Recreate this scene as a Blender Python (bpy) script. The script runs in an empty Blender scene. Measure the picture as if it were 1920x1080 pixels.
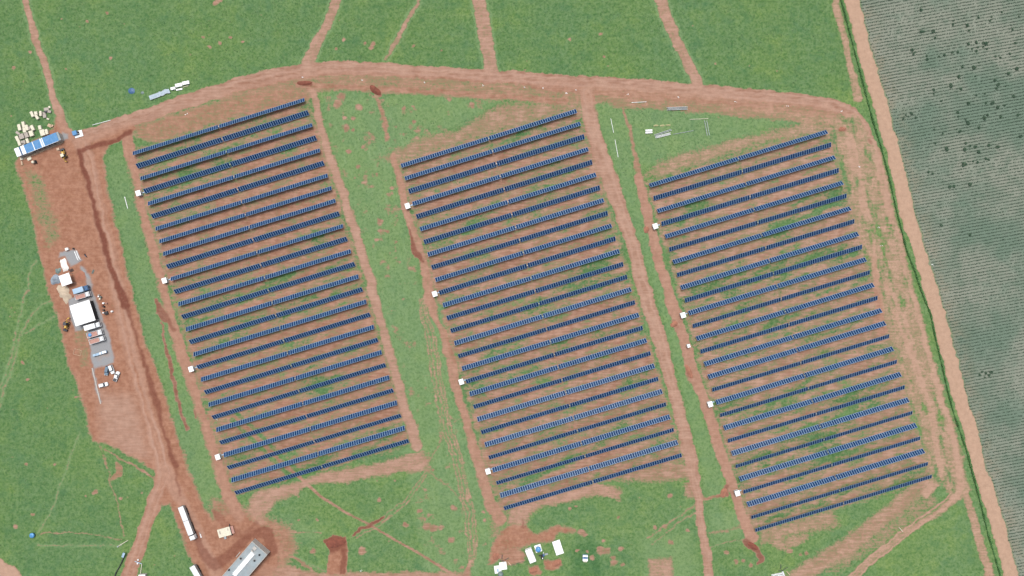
import bpy, math, random
import numpy as np
from mathutils import Vector, Matrix
R = math.radians
random.seed(7); rng = np.random.default_rng(7)
scene = bpy.context.scene
COL = scene.collection

# ------------------------------------------------------------------ camera, sky, sun, exposure
H = 300.0            # flight height of the drone
cam = bpy.data.cameras.new('camera'); cam_o = bpy.data.objects.new('camera', cam); COL.objects.link(cam_o)
cam_o.location = (0, 0, H); cam_o.rotation_euler = (0, 0, 0)
cam.sensor_width = 36; cam.lens = 36*H/480.0; cam.clip_start = 1; cam.clip_end = 12000
scene.camera = cam_o
SUN_EL, SUN_AZ = 68, 98      # azimuth: direction the light comes from, counter-clockwise from +X
w = bpy.data.worlds.new('World'); scene.world = w; w.use_nodes = True
wt = w.node_tree; wt.nodes.clear()
sky = wt.nodes.new('ShaderNodeTexSky'); sky.sky_type = 'NISHITA'; sky.sun_disc = False
sky.sun_elevation = R(SUN_EL); sky.sun_rotation = R(90-SUN_AZ); sky.dust_density = 4.0; sky.air_density = 1.0
hs = wt.nodes.new('ShaderNodeHueSaturation'); hs.inputs['Saturation'].default_value = 0.45
bg = wt.nodes.new('ShaderNodeBackground'); bg.inputs['Strength'].default_value = 0.112
wo = wt.nodes.new('ShaderNodeOutputWorld')
wt.links.new(sky.outputs[0], hs.inputs['Color']); wt.links.new(hs.outputs[0], bg.inputs[0]); wt.links.new(bg.outputs[0], wo.inputs[0])
sl = bpy.data.lights.new('sun', 'SUN'); so = bpy.data.objects.new('sun', sl); COL.objects.link(so)
sl.energy = 1.75; sl.angle = R(28); sl.color = (1, 0.97, 0.92)
_d = Vector((math.cos(R(SUN_EL))*math.cos(R(SUN_AZ)), math.cos(R(SUN_EL))*math.sin(R(SUN_AZ)), math.sin(R(SUN_EL))))
so.rotation_euler = _d.to_track_quat('Z', 'Y').to_euler()
vs = scene.view_settings
scene.display_settings.display_device = 'sRGB'
vs.view_transform = 'Standard'; vs.look = 'None'; vs.gamma = 1; vs.use_curve_mapping = False; vs.exposure = 0.93

# ------------------------------------------------------------------ helpers
def site(u, v, h=0.0):
    """survey point (quarter-metre grid, origin top left) -> metres; h = height of the surveyed top"""
    f = 1 - h/H
    return Vector(((u-960)*.25*f, (540-v)*.25*f, 0))
def ang(u1, v1, u2, v2): return math.atan2(-(v2-v1), u2-u1)

class NT:
    def __init__(s, name):
        s.m = bpy.data.materials.new(name); s.m.use_nodes = True; s.t = s.m.node_tree; s.n = s.t.nodes; s.n.clear()
        s.out = s.n.new('ShaderNodeOutputMaterial'); s.b = s.n.new('ShaderNodeBsdfPrincipled')
        s.t.links.new(s.b.outputs[0], s.out.inputs[0])
        s.pos = s.n.new('ShaderNodeNewGeometry').outputs['Position']
    def put(s, sock, v):
        if isinstance(v, bpy.types.NodeSocket): s.t.links.new(v, sock)
        elif isinstance(v, (tuple, list)):
            sock.default_value = tuple(v) + ((1,) if len(v) == 3 and len(sock.default_value) == 4 else ())
        else: sock.default_value = v
    def noise(s, scale, detail=3, rough=.55, vec=None):
        n = s.n.new('ShaderNodeTexNoise'); n.inputs['Scale'].default_value = scale
        n.inputs['Detail'].default_value = detail; n.inputs['Roughness'].default_value = rough
        s.t.links.new(vec if vec is not None else s.pos, n.inputs['Vector']); return n.outputs['Fac']
    def mp(s, rot=(0,0,0), scale=(1,1,1), vec=None):
        n = s.n.new('ShaderNodeMapping'); n.inputs['Rotation'].default_value = rot; n.inputs['Scale'].default_value = scale
        s.t.links.new(vec if vec is not None else s.pos, n.inputs['Vector']); return n.outputs[0]
    def math(s, op, a, b=0.0, clamp=False):
        n = s.n.new('ShaderNodeMath'); n.operation = op; n.use_clamp = clamp; s.put(n.inputs[0], a); s.put(n.inputs[1], b); return n.outputs[0]
    def rng(s, x, lo, hi, a=0.0, b=1.0):
        n = s.n.new('ShaderNodeMapRange'); n.interpolation_type = 'SMOOTHSTEP'; s.put(n.inputs[0], x)
        n.inputs[1].default_value = lo; n.inputs[2].default_value = hi; n.inputs[3].default_value = a; n.inputs[4].default_value = b
        return n.outputs[0]
    def mix(s, f, a, b, mode='MIX'):
        n = s.n.new('ShaderNodeMix'); n.data_type = 'RGBA'; n.blend_type = mode
        s.put(n.inputs['Factor'], f); s.put(n.inputs['A'], a); s.put(n.inputs['B'], b); return n.outputs['Result']
    def attr(s, name):
        n = s.n.new('ShaderNodeAttribute'); n.attribute_name = name
        sp = s.n.new('ShaderNodeSeparateColor'); s.t.links.new(n.outputs['Color'], sp.inputs[0])
        return sp.outputs[0], sp.outputs[1], sp.outputs[2], n.outputs['Alpha']
    def bump(s, h, strength=.3, dist=.1):
        n = s.n.new('ShaderNodeBump'); n.inputs['Strength'].default_value = strength; n.inputs['Distance'].default_value = dist
        s.t.links.new(h, n.inputs['Height']); s.t.links.new(n.outputs[0], s.b.inputs['Normal'])
    def done(s, color, rough=.9, metal=0.0, spec=.3):
        s.put(s.b.inputs['Base Color'], color); s.put(s.b.inputs['Roughness'], rough)
        s.put(s.b.inputs['Metallic'], metal); s.b.inputs['Specular IOR Level'].default_value = spec
        return s.m

_pm = {}
def paint(name, col, rough=.6, metal=0.0, var=.14, scale=1.2, spec=.4, dust=0.0):
    """plain painted / coated material with uneven wear and a little red dust"""
    if name in _pm: return _pm[name]
    t = NT(name)
    n = t.noise(scale, 4); n2 = t.noise(scale*6, 3)
    c = t.mix(t.rng(n, .3, .7), tuple(x*(1-var) for x in col), tuple(min(1, x*(1+var*.6)) for x in col))
    c = t.mix(t.rng(n2, .55, .8, 0, .25), c, tuple(x*.7 for x in col))
    if dust: c = t.mix(t.rng(t.noise(.7, 5), .4, .75, 0, dust), c, (.3, .17, .11))
    _pm[name] = t.done(c, rough, metal, spec); return _pm[name]

class MB:
    def __init__(s): s.v = []; s.f = []; s.mi = []
    def add(s, vs, fs, m=0):
        o = len(s.v); s.v += [tuple(p) for p in vs]; s.f += [tuple(i+o for i in f) for f in fs]; s.mi += [m]*len(fs); return s
    def box(s, c, d, m=0, rz=0.0, ry=0.0, top=(1, 1), shift=0.0):
        """box centred at c (z = bottom), size d, optional tapered top"""
        x, y, z = d[0]/2, d[1]/2, d[2]
        P = [(-x,-y,0),(x,-y,0),(x,y,0),(-x,y,0)] + [(a*top[0]+shift, b*top[1], z) for a, b in ((-x,-y),(x,-y),(x,y),(-x,y))]
        M = Matrix.Translation(c) @ Matrix.Rotation(rz, 4, 'Z') @ Matrix.Rotation(ry, 4, 'Y')
        return s.add([M @ Vector(p) for p in P], [(3,2,1,0),(4,5,6,7),(0,1,5,4),(1,2,6,5),(2,3,7,6),(3,0,4,7)], m)
    def prism(s, poly, z0, z1, m=0, inset=0.0):
        n = len(poly); cx = sum(p[0] for p in poly)/n; cy = sum(p[1] for p in poly)/n
        P = [(x, y, z0) for x, y in poly] + [(x+(cx-x)*inset, y+(cy-y)*inset, z1) for x, y in poly]
        F = [tuple(range(n-1, -1, -1)), tuple(range(n, 2*n))] + [(i, (i+1) % n, n+(i+1) % n, n+i) for i in range(n)]
        return s.add(P, F, m)
    def tube(s, p0, p1, r, m=0, n=8, r1=None):
        p0 = Vector(p0); p1 = Vector(p1); q = (p1-p0).to_track_quat('Z', 'Y'); r1 = r if r1 is None else r1
        P = []
        for p, rr in ((p0, r), (p1, r1)):
            for i in range(n):
                a = 2*math.pi*i/n; P.append(p + q @ Vector((rr*math.cos(a), rr*math.sin(a), 0)))
        F = [(i, (i+1) % n, n+(i+1) % n, n+i) for i in range(n)] + [tuple(range(n-1, -1, -1)), tuple(range(n, 2*n))]
        return s.add(P, F, m)
    def lathe(s, prof, m=0, n=20, c=(0, 0, 0)):
        P = []; F = []
        for r, z in prof:
            for i in range(n):
                a = 2*math.pi*i/n; P.append((c[0]+r*math.cos(a), c[1]+r*math.sin(a), c[2]+z))
        for k in range(len(prof)-1):
            for i in range(n): F.append((k*n+i, k*n+(i+1) % n, (k+1)*n+(i+1) % n, (k+1)*n+i))
        F.append(tuple(range(n-1, -1, -1))); F.append(tuple(range((len(prof)-1)*n, len(prof)*n)))
        return s.add(P, F, m)
    def wheel(s, x, y, r, wd, m=0):
        return s.tube((x, y-wd/2, r), (x, y+wd/2, r), r, m, 14)
    def mesh(s, name, mats, smooth=False):
        me = bpy.data.meshes.new(name); me.from_pydata(s.v, [], s.f)
        for m in (mats if isinstance(mats, (list, tuple)) else [mats]): me.materials.append(m)
        me.polygons.foreach_set('material_index', s.mi)
        if smooth: me.polygons.foreach_set('use_smooth', [True]*len(me.polygons))
        me.update(); return me
    def build(s, name, mats, parent=None, loc=(0, 0, 0), rz=0.0, smooth=False, bevel=0.0):
        o = bpy.data.objects.new(name, s.mesh(name, mats, smooth)); COL.objects.link(o)
        o.location = loc; o.rotation_euler = (0, 0, rz)
        if parent is not None: o.parent = parent
        if bevel:
            b = o.modifiers.new('bevel', 'BEVEL'); b.width = bevel; b.segments = 2; b.limit_method = 'ANGLE'
        return o

def tag(o, label, cat, group=None, kind=None):
    o['label'] = label; o['category'] = cat
    if group: o['group'] = group
    if kind: o['kind'] = kind
    return o
def thing(name, label, cat, p, rz=0.0, group=None):
    o = bpy.data.objects.new(name, None); COL.objects.link(o); o.empty_display_size = .5
    o.location = p; o.rotation_euler = (0, 0, rz); return tag(o, label, cat, group)
def mesh_np(name, V, F, mats, attrs=None, mi=None):
    me = bpy.data.meshes.new(name); V = np.asarray(V, np.float32); F = np.asarray(F, np.int32)
    me.vertices.add(len(V)); me.vertices.foreach_set('co', V.ravel())
    k = F.shape[1]; me.loops.add(F.size); me.loops.foreach_set('vertex_index', F.ravel())
    me.polygons.add(len(F)); me.polygons.foreach_set('loop_start', np.arange(0, F.size, k, dtype=np.int32))
    if mi is not None: me.polygons.foreach_set('material_index', mi)
    for m in mats: me.materials.append(m)
    for nme, arr in (attrs or {}).items():
        a = me.attributes.new(nme, 'FLOAT_COLOR', 'POINT'); a.data.foreach_set('color', np.asarray(arr, np.float32).ravel())
    me.update(calc_edges=True); return me
def link(name, me):
    o = bpy.data.objects.new(name, me); COL.objects.link(o); return o

# ------------------------------------------------------------------ ground survey: where soil is bare, packed, fresh, sown ...
def vnoise(x, y, seed=0):
    xi = np.floor(x).astype(np.int64); yi = np.floor(y).astype(np.int64); fx = x-xi; fy = y-yi
    def hsh(a, b):
        h = (a*374761393 + b*668265263 + seed*974634777) & 0xffffffff
        h = ((h ^ (h >> 13))*1274126177) & 0xffffffff
        return ((h ^ (h >> 16)) & 0xffff)/65535.0
    fx = fx*fx*(3-2*fx); fy = fy*fy*(3-2*fy)
    a = hsh(xi, yi)*(1-fx)+hsh(xi+1, yi)*fx; b = hsh(xi, yi+1)*(1-fx)+hsh(xi+1, yi+1)*fx
    return a*(1-fy)+b*fy
def fbm(x, y, seed=0, o=3):
    r = 0; amp = .5; tot = 0
    for k in range(o): r = r+amp*vnoise(x*2**k, y*2**k, seed+k*17); tot += amp; amp *= .5
    return r/tot
def grow(lo, hi, fine, far):
    out = [np.arange(lo, hi+fine*.5, fine)]; st = fine; p = hi; up = []
    while p < far: st *= 1.35; p += st; up.append(p)
    up = np.array(up); return np.concatenate([(lo-(up-hi))[::-1], out[0], up])
gx = grow(-252, 252, .45, 4500); gy = grow(-146, 146, .45, 4500)
GX, GY = np.meshgrid(gx, gy); NXg, NYg = len(gx), len(gy)
U = (960+4*GX).ravel(); Vv = (540-4*GY).ravel()
wob = 7*(fbm(U/26, Vv/26, 3)-.5)+6*(fbm(U/9, Vv/9, 13)-.5); wob2 = 7*(fbm(U/26, Vv/26, 9)-.5)+6*(fbm(U/9, Vv/9, 19)-.5)
UW = U+wob; VW = Vv+wob2
NP = len(U)
dirt = np.zeros(NP); pack = np.zeros(NP); fresh = np.zeros(NP); crop = np.zeros(NP)
tan = np.zeros(NP); grav = np.zeros(NP); lush = np.zeros(NP); dry = np.zeros(NP); red = np.zeros(NP); shoulder = np.zeros(NP)
klass = np.zeros(NP, np.int8)      # 0 field, 1 dirt road, 2 yard, 3 gravel, 4 crop soil, 5 track, 6 field road

def sst(e0, e1, x): t = np.clip((x-e0)/(e1-e0), 0, 1); return t*t*(3-2*t)
def pline(pts, warp=True, pad=60):
    """index + distance + local half width for a polyline of (u, v, width)"""
    pts = np.array(pts, float); m = pts[:, 2].max()+pad
    ix = np.nonzero((U > pts[:, 0].min()-m) & (U < pts[:, 0].max()+m) & (Vv > pts[:, 1].min()-m) & (Vv < pts[:, 1].max()+m))[0]
    x = (UW if warp else U)[ix]; y = (VW if warp else Vv)[ix]; D = np.full(len(ix), 1e9); Wd = np.ones(len(ix)); S = np.zeros(len(ix))
    for (x0, y0, w0), (x1, y1, w1) in zip(pts[:-1], pts[1:]):
        dx, dy = x1-x0, y1-y0; L2 = dx*dx+dy*dy; t = np.clip(((x-x0)*dx+(y-y0)*dy)/L2, 0, 1)
        ex = x-x0-t*dx; ey = y-y0-t*dy; d = np.hypot(ex, ey); b = d < D
        D[b] = d[b]; Wd[b] = (w0+(w1-w0)*t[b])/2; S[b] = np.sign(dx*ey-dy*ex)[b]
    return ix, D, Wd, S
def up(arr, ix, val): arr[ix] = np.maximum(arr[ix], val)
def dn(arr, ix, k): arr[ix] = arr[ix]*(1-k)
def band(pts, val=.9, soft=5, arr=None, k=0, warp=True, packv=0.0, tanv=None, rut=False, redv=None):
    ix, D, W, S = pline(pts, warp)
    q = 1-sst(-soft*.5, soft*.5, D-W)
    up(dirt if arr is None else arr, ix, val*q)
    if packv:
        r = 1.0
        if rut:
            s = D*S/np.maximum(W, 1)
            r = np.clip(.10+.45*np.maximum(np.exp(-((s-.38)/.17)**2), np.exp(-((s+.38)/.17)**2))+.9*(fbm(s*4.6+7, (U[ix]+Vv[ix])/160, 17, 3)-.27)*1.25, 0, 1)
        up(pack, ix, packv*q*r)
    if tanv is not None: tan[ix] = np.maximum(tan[ix], tanv*q)
    if redv is not None: up(red, ix, redv*q)
    if k: klass[ix[(D < W*.92)]] = k
def inside(pts, x, y):
    c = np.zeros(len(x), bool); n = len(pts); j = n-1
    for i in range(n):
        xi, yi = pts[i][:2]; xj, yj = pts[j][:2]
        if yi != yj: c ^= ((yi > y) != (yj > y)) & (x < (xj-xi)*(y-yi)/(yj-yi)+xi)
        j = i
    return c
def region(pts, soft=6, warp=True):
    pp = [(a, b, 2) for a, b in pts]; ix, D, W, S = pline(pp+pp[:1], warp)
    # points deep inside are within the padded box
    x = (UW if warp else U)[ix]; y = (VW if warp else Vv)[ix]
    sd = np.where(inside(pts, x, y), -D, D)
    return ix, 1-sst(-soft, soft, sd), sd
def area(pts, val, arr=None, soft=6, k=0, warp=True, packv=0, tanv=0, redv=0, mode='max'):
    ix, q, sd = region(pts, soft, warp); a = dirt if arr is None else arr
    if mode == 'max': up(a, ix, val*q)
    else: a[ix] = a[ix]*(1-q)+val*q
    if packv: up(pack, ix, packv*q)
    if tanv: up(tan, ix, tanv*q)
    if redv: up(red, ix, redv*q)
    if k: klass[ix[sd < 0]] = k

# the three panel blocks: soil streaked with grass along and across the rows
BLK = {'left': ((249,288),(571,187),(441,924),(766,826)), 'middle': ((752,311),(1081,208),(945,953),(1278,853)), 'right': ((1218,348),(1551,247),(1416,994),(1747,893))}
ca, sa = math.cos(R(17.4)), math.sin(R(17.4))
along = U*ca-Vv*sa; across = U*sa+Vv*ca
diag = fbm((U*.45+Vv*.89)/26, (U*.89-Vv*.45)/110, 41, 4)        # streaks running down to the left
diag2 = fbm((U*.80-Vv*.60)/38, (U*.6+Vv*.8)/170, 77, 3)
strk = .6*fbm(along/40, across/8, 21, 3)+.4*fbm(along/14, across/5, 23, 3)
for nm, (a, b, c, d) in BLK.items():
    e = 10
    ix, q, sd = region([(a[0]-e, a[1]-e), (b[0]+6, b[1]-e-4), (d[0]+8, d[1]+e), (c[0]-e, c[1]+e)], 10)
    base = {'left': .71, 'middle': .69, 'right': .68}[nm]
    val = base+1.0*(strk[ix]-.5)-.50*np.clip(diag[ix]-.48, 0, 1)*2-.3*np.clip(diag2[ix]-.55, 0, 1)*2
    # the lower half of the site is grassier
    val = val-.05*sst(560, 900, Vv[ix])
    up(dirt, ix, np.clip(val, 0, .85)*q)
    up(dry, ix, .55*q*fbm(U[ix]/18, Vv[ix]/18, 5))
    up(lush, ix, q*.9*np.clip((diag[ix]-.42)*4, 0, 1))
    if nm == 'left': up(red, ix, .3*q)
    if nm == 'middle': up(red, ix, .1*q)
    if nm == 'right': up(tan, ix, .18*q)

# north field tracks
for pts, v in (([(42,-30,13),(48,0,13),(60,50,13),(76,100,14),(88,140,14),(100,180,15),(112,215,18),(128,255,22)], .80),
               ([(645,-30,17),(632,0,17),(612,45,18),(592,85,19),(578,118,24)], .74),
               ([(800,-20,4),(785,8,6),(770,28,9),(748,68,10),(722,112,6)], .66),
               ([(893,-30,27),(898,0,27),(906,45,28),(914,90,27),(923,138,26)], .74),
               ([(1226,-30,22),(1238,0,22),(1255,45,22),(1275,92,20),(1308,155,22)], .74)):
    band(pts, v, 5, k=5, packv=.5)
    ix, D, W, S = pline(pts); up(dry, ix, .8*np.exp(-((D-W-2)/2.2)**2))
# perimeter road, north side
NR = [(145,262,26),(190,247,26),(240,228,26),(340,193,26),(430,164,27),(500,146,28),(560,134,28),(640,127,26),(760,133,25),(880,141,25),(1000,149,26),(1120,156,26),(1240,164,27),(1360,174,26),(1480,186,24),(1560,196,22),(1600,212,20),(1622,240,20),(1640,290,22)]
band([(u, v+24, 40) for u, v, _ in NR[4:17]], .60, 12, redv=.35)
band([(560,160,14),(700,165,12),(860,174,12),(960,182,12),(1060,190,16)], .78, 8, redv=.3)
area([(255,262),(250,235),(345,205),(440,178),(545,160),(590,172),(580,190),(440,222),(300,270)], .66, soft=9, redv=.5)
band([(1000,163,10),(1100,172,14),(1240,182,14),(1420,198,12)], .86, 9, redv=.2)
band([(1110,165,26),(1180,178,30),(1300,186,30),(1420,200,26),(1560,214,24)], .70, 12, tanv=.15)
area([(1320,195),(1560,212),(1600,240),(1590,300),(1550,250),(1440,270),(1240,335),(1205,330),(1240,300),(1330,270),(1440,245),(1500,230)], .60, soft=14, tanv=.4)
area([(700,300),(770,262),(860,240),(900,215),(950,190),(1090,190),(1085,205),(752,305)], .62, soft=14, tanv=.12)
band(NR, .98, 5, k=1, packv=.85, rut=True)
# east side, between the right block and the hedge
HEDGE = [(1568,-40),(1577,0),(1590,50),(1603,100),(1614,140),(1624,180),(1636,225),(1650,270),(1665,325),(1682,400),(1700,470),(1714,505),(1727,545),(1745,590),(1755,640),(1765,680),(1776,730),(1788,775),(1802,815),(1815,855),(1828,905),(1840,950),(1852,1000),(1864,1040),(1877,1085),(1888,1125)]
area([(1565,215),(1610,215),(1640,270),(1672,400),(1718,540),(1755,680),(1795,815),(1822,920),(1800,940),(1745,905),(1730,860),(1660,600),(1590,380),(1555,255)], .62, soft=8, tanv=.6, mode='set')
band([(1590,235,20),(1600,300,22),(1625,400,20),(1655,500,16),(1672,560,22),(1690,600,24),(1715,680,16),(1745,770,16),(1760,850,20),(1765,890,22),(1735,925,18)], .80, 8, tanv=.5, packv=.4)
band([(1640,290,22),(1668,390,18),(1700,510,14),(1735,640,16),(1768,760,16),(1790,840,16),(1803,900,18),(1795,930,20),(1770,952,16)], .84, 12, tanv=.5, packv=.5, k=1)
band([(1770,952,16),(1720,985,14),(1680,1010,14),(1620,1060,16),(1575,1100,16)], .70, 14, tanv=.35, packv=.4)
for o_ in (-5, 4):
    ix, D, W, S = pline([(1790+o_,930+o_,2),(1745+o_,965+o_,2),(1680+o_,1012+o_,2),(1620+o_,1062+o_,2),(1580+o_,1100+o_,2)]); up(dirt, ix, .85*np.exp(-(D/2.6)**2)); up(pack, ix, .8*np.exp(-(D/2.6)**2))
band([(1735,905,34),(1690,945,34),(1640,985,36),(1590,1025,38),(1530,1060,36),(1470,1100,34)], .68, 24, tanv=.25)
band([(1740,940,40),(1660,1000,40),(1560,1060,40)], .46, 30)
ix, q, sd = region([(1565,215),(1610,215),(1640,270),(1672,400),(1718,540),(1755,680),(1795,815),(1822,920),(1800,940),(1745,905),(1730,860),(1660,600),(1590,380),(1555,255)], 8)
_al = U[ix]*.262+Vv[ix]*.965; _ac = U[ix]*.965-Vv[ix]*.262
dirt[ix] = np.clip(dirt[ix]-q*.40*np.clip(fbm(_al/34, _ac/11, 91, 3)-.47, 0, 1)*3, 0, 1); up(red, ix, q*1.6*np.clip(fbm(_al/60+9, _ac/12, 93, 3)-.55, 0, 1))
band([(1640,480,10),(1650,590,22),(1655,620,22)], .85, 10, redv=.4)
area([(1430,985),(1560,950),(1580,985),(1565,990),(1480,1010),(1420,1030)], .62, soft=16, tanv=.3)
band([(1440,1005,30),(1470,1020,30),(1510,1008,14)], .58, 14, tanv=.3)
band([(1555,-30,18),(1566,0,16),(1580,60,14),(1596,130,14),(1610,185,18)], .70, 7, tanv=.7)
band([(1810,925,14),(1825,970,16),(1842,1030,18),(1858,1085,18)], .72, 7, tanv=.6)
# broad sandy road outside the hedge, then the planted field
ER = [(1588,-40,26),(1597,0,25),(1613,60,26),(1629,125,26),(1648,190,26),(1672,270,28),(1702,405,27),(1724,470,25),(1744,540,26),(1764,605,27),(1782,675,27),(1800,745,28),(1820,810,28),(1834,870,28),(1860,945,27),(1878,1010,27),(1895,1080,27),(1906,1130,27)]
ix, D, W, S = pline([(u, v, w*.5) for u, v, w in ER], True, 2000)
cr = sst(9, 17, D)*(S < 0)
inner = (U[ix] > 1560) & (Vv[ix] > -1500) & (Vv[ix] < 2600) & (U[ix] < 3600)
crop[ix] = np.where(inner, cr, 0); klass[ix[(crop[ix] > .5)]] = 4
up(tan, ix, np.where(inner, .5*np.exp(-((D-14)/22)**2)*(S < 0), 0))
band(ER, 1.0, 4, k=6, packv=.8, tanv=1.0, rut=True)
crop *= 1-(klass == 6)

# west compound yard
YARD = [(118,215),(135,248),(150,262),(240,230),(262,242),(236,262),(206,272),(194,292),(200,345),(213,400),(226,455),(238,505),(246,540),(258,590),(272,640),(292,690),(312,745),(328,800),(345,850),(362,900),(380,945),(398,975),(420,965),(450,955),(490,985),(530,1010),(522,1060),(500,1110),(390,1110),(352,1040),(340,1000),(322,965),(318,945),(302,950),(290,905),(288,885),(255,862),(222,842),(188,832),(172,828),(165,800),(155,760),(140,712),(125,680),(116,630),(106,592),(95,560),(83,520),(75,480),(65,430),(55,390),(40,340),(28,306),(40,280),(100,240),(104,215)]
area(YARD, .93, soft=7, k=2, redv=.75)
area([(40,310),(75,320),(105,400),(112,445),(90,470),(70,420)], .50, soft=14, mode='set'); area([(40,310),(75,320),(105,400),(112,445),(90,470),(70,420)], .35, red, soft=14)
area([(140,600),(165,620),(170,690),(150,690),(138,640)], .60, soft=8, mode='set')
area([(185,735),(250,745),(280,860),(240,855),(190,820)], .1, red, soft=18, mode='set')
area([(185,735),(250,745),(280,860),(240,855),(190,820)], .5, pack, soft=18)
band([(150,262,30),(165,300,26),(178,360,26),(192,420,26),(206,480,28),(220,540,30),(232,600,30),(245,660,30),(262,720,30),(283,790,30),(300,850,34),(308,890,34),(300,915,28),(285,955,26),(270,1000,26),(255,1040,26),(238,1085,28),(225,1120,28)], 1.0, 6, k=1, packv=.9, rut=True, redv=.45)
band([(308,880,28),(335,930,22),(360,980,22),(385,1030,22),(410,1090,24)], .93, 8, packv=.5, redv=.4)
band([(222,860,16),(222,890,14),(205,900,4)], .68, 6, redv=.5)
band([(188,838,5),(200,880,4),(222,950,4),(234,1005,4)], .55, 4, redv=.5)
band([(195,842,3),(240,868,5),(292,898,5)], .75, 4); band([(200,855,4),(245,885,3)], .0, 4)
for pts in ([(190,832,4),(240,862,6),(290,888,6)], [(196,850,4),(240,875,5)]):
    ix, D, W, S = pline(pts); dn(dirt, ix, np.exp(-(D/3.0)**2)*.8)
# old wheel track through the west field, pipe trench, lane at the corner
for pts, wd in (([(-10,760),(5,710),(20,670),(32,620),(45,560),(50,540)], 2.6), ([(-4,772),(10,722),(26,680),(38,628),(55,595),(75,575),(100,562)], 2.4), ([(40,630),(70,610),(100,595)], 2.0), ([(52,545),(58,500),(68,488)], 2.0), ([(150,812),(135,850),(115,905),(92,965),(72,1000)], 1.8), ([(70,1022),(140,1024),(225,1022)], 2.0), ([(480,1000),(560,1050),(640,1080)], 2.0)):
    ix, D, W, S = pline([(a, b, 2) for a, b in pts]); up(dry, ix, 1.0*np.exp(-(D/(wd*1.25))**2)); up(dirt, ix, .42*np.exp(-(D/wd)**2))
band([(68,1002,2.5),(100,998,3),(150,1000,3),(190,1004,3),(228,1011,3)], .62, 3)
area([(-60,1040),(0,1048),(30,1068),(48,1090),(60,1140),(-60,1140)], 1.0, soft=4, packv=1.0, tanv=.55, k=1)
# dark trench spoil down the yard
for pts, v in (([(243,250,10),(222,262,10),(190,270,10),(165,278,8),(150,284,10)], .9), ([(150,284,9),(155,310,9),(166,345,9),(178,390,9),(190,430,10),(198,470,10),(210,510,11),(222,540,12),(236,570,18)], .95),
               ([(236,560,12),(246,600,4),(262,650,5),(276,700,8),(288,735,14),(298,765,10),(303,800,5)], .75), ([(303,800,5),(318,840,6),(328,875,10)], .8), ([(328,880,4),(340,930,5)], .5),
               ([(292,562,6),(302,585,16),(312,600,12),(328,620,6)], .6), ([(304,605,3),(312,650,5),(322,705,7),(335,760,5),(352,805,6)], .55), ([(364,770,3),(368,785,5)], .6),
               ([(400,960,10),(430,990,16),(455,1005,20),(480,985,14)], .35), ([(365,1000,12),(380,1035,18),(400,1060,20),(440,1035,18),(470,1000,14),(500,1000,24),(512,1030,20)], .62),
               ([(560,1160,2),(561,1160,2)], 0), ([(562,156,6),(584,158,5)], .9), ([(700,168,9),(712,176,9)], .5),
               ([(663,1003,5),(690,985,5),(718,970,6)], .85), ([(765,428,3),(772,450,6),(778,475,14),(790,492,6)], .75), ([(1212,430,8),(1208,436,7)], .6), ([(1262,606,12),(1270,612,8)], .35),
               ([(1362,912,8),(1360,925,12),(1340,936,5)], .55), ([(1398,1015,12),(1418,1030,10),(1430,1048,8),(1422,1056,4)], .7), ([(1577,242,10),(1584,243,8)], .6), ([(1628,260,6),(1632,266,8)], .5),
               ([(980,975,3),(978,988,4),(985,986,3)], .6), ([(1290,690,6),(1295,705,10)], .35)):
    ix, D, W, S = pline(pts); q = 1-sst(-2.5, 2.5, D-W); up(fresh, ix, v*q); up(dirt, ix, q)
area([(608,1012),(625,1003),(652,1006),(652,1076),(612,1076),(616,1035)], 1.0, soft=3, redv=.8); area([(606,1012),(625,1003),(652,1006),(650,1025),(615,1040)], .8, fresh, soft=4)
area([(638,1025),(650,1025),(650,1075),(638,1075)], .7, fresh, soft=2)
# red paths along the block edges
band([(240,262,24),(250,330,20),(268,400,18),(285,460,18),(300,520,20),(315,580,20),(332,640,22),(352,700,24),(375,770,20),(395,830,20),(410,880,24),(428,930,24),(448,965,24)], .90, 7, packv=.35, redv=.65, k=5)
ix, q, sd = region([(198,290),(228,282),(245,320),(262,400),(285,490),(305,560),(318,620),(338,690),(372,780),(398,860),(415,925),(398,965),(372,930),(345,870),(330,800),(300,700),(275,640),(262,580),(246,510),(228,440),(210,370)], 7)
dirt[ix] = np.minimum(dirt[ix], dirt[ix]*(1-q)+q*(.30+.3*(fresh[ix] > .2)+.12*sst(650, 900, Vv[ix]))); klass[ix[sd < 0]] = 0; up(dry, ix, .45*q)
for pts, v in (([(292,562,6),(302,585,16),(312,600,12),(328,620,6)], .75), ([(304,605,3),(312,650,6),(322,705,8),(335,760,6),(352,805,7)], .7)):
    ix, D, W, S = pline(pts); q = 1-sst(-2.5, 2.5, D-W); up(dirt, ix, q); up(fresh, ix, v*.8*q)
band([(586,172,14),(600,235,16),(620,300,16),(642,360,18),(662,420,18),(680,480,18),(696,535,20),(712,595,18),(728,650,18),(742,705,18),(760,770,20),(782,835,22)], .82, 8, packv=.6, k=5)
band([(738,292,14),(750,340,16),(762,400,16),(782,455,16),(800,520,18),(806,560,22),(826,620,8),(842,680,14),(852,720,18),(868,770,16),(885,830,18),(905,890,20),(920,945,22),(938,975,24)], .80, 8, packv=.35, redv=.45, k=5)
band([(832,620,10),(845,660,14),(852,715,18)], .8, 8, redv=.4); band([(870,760,12),(880,810,16)], .78, 10, redv=.35); band([(895,845,14),(905,885,22)], .8, 10, redv=.3)
band([(1098,172,26),(1108,225,28),(1122,280,32),(1145,340,30),(1165,400,28),(1186,460,26),(1204,530,24),(1222,590,26),(1240,640,26),(1254,700,24),(1272,765,24),(1288,830,26),(1300,880,22),(1310,940,16),(1318,1000,18),(1326,1050,18),(1330,1110,20)], .97, 6, packv=.85, tanv=.12, rut=True, k=1)
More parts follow.
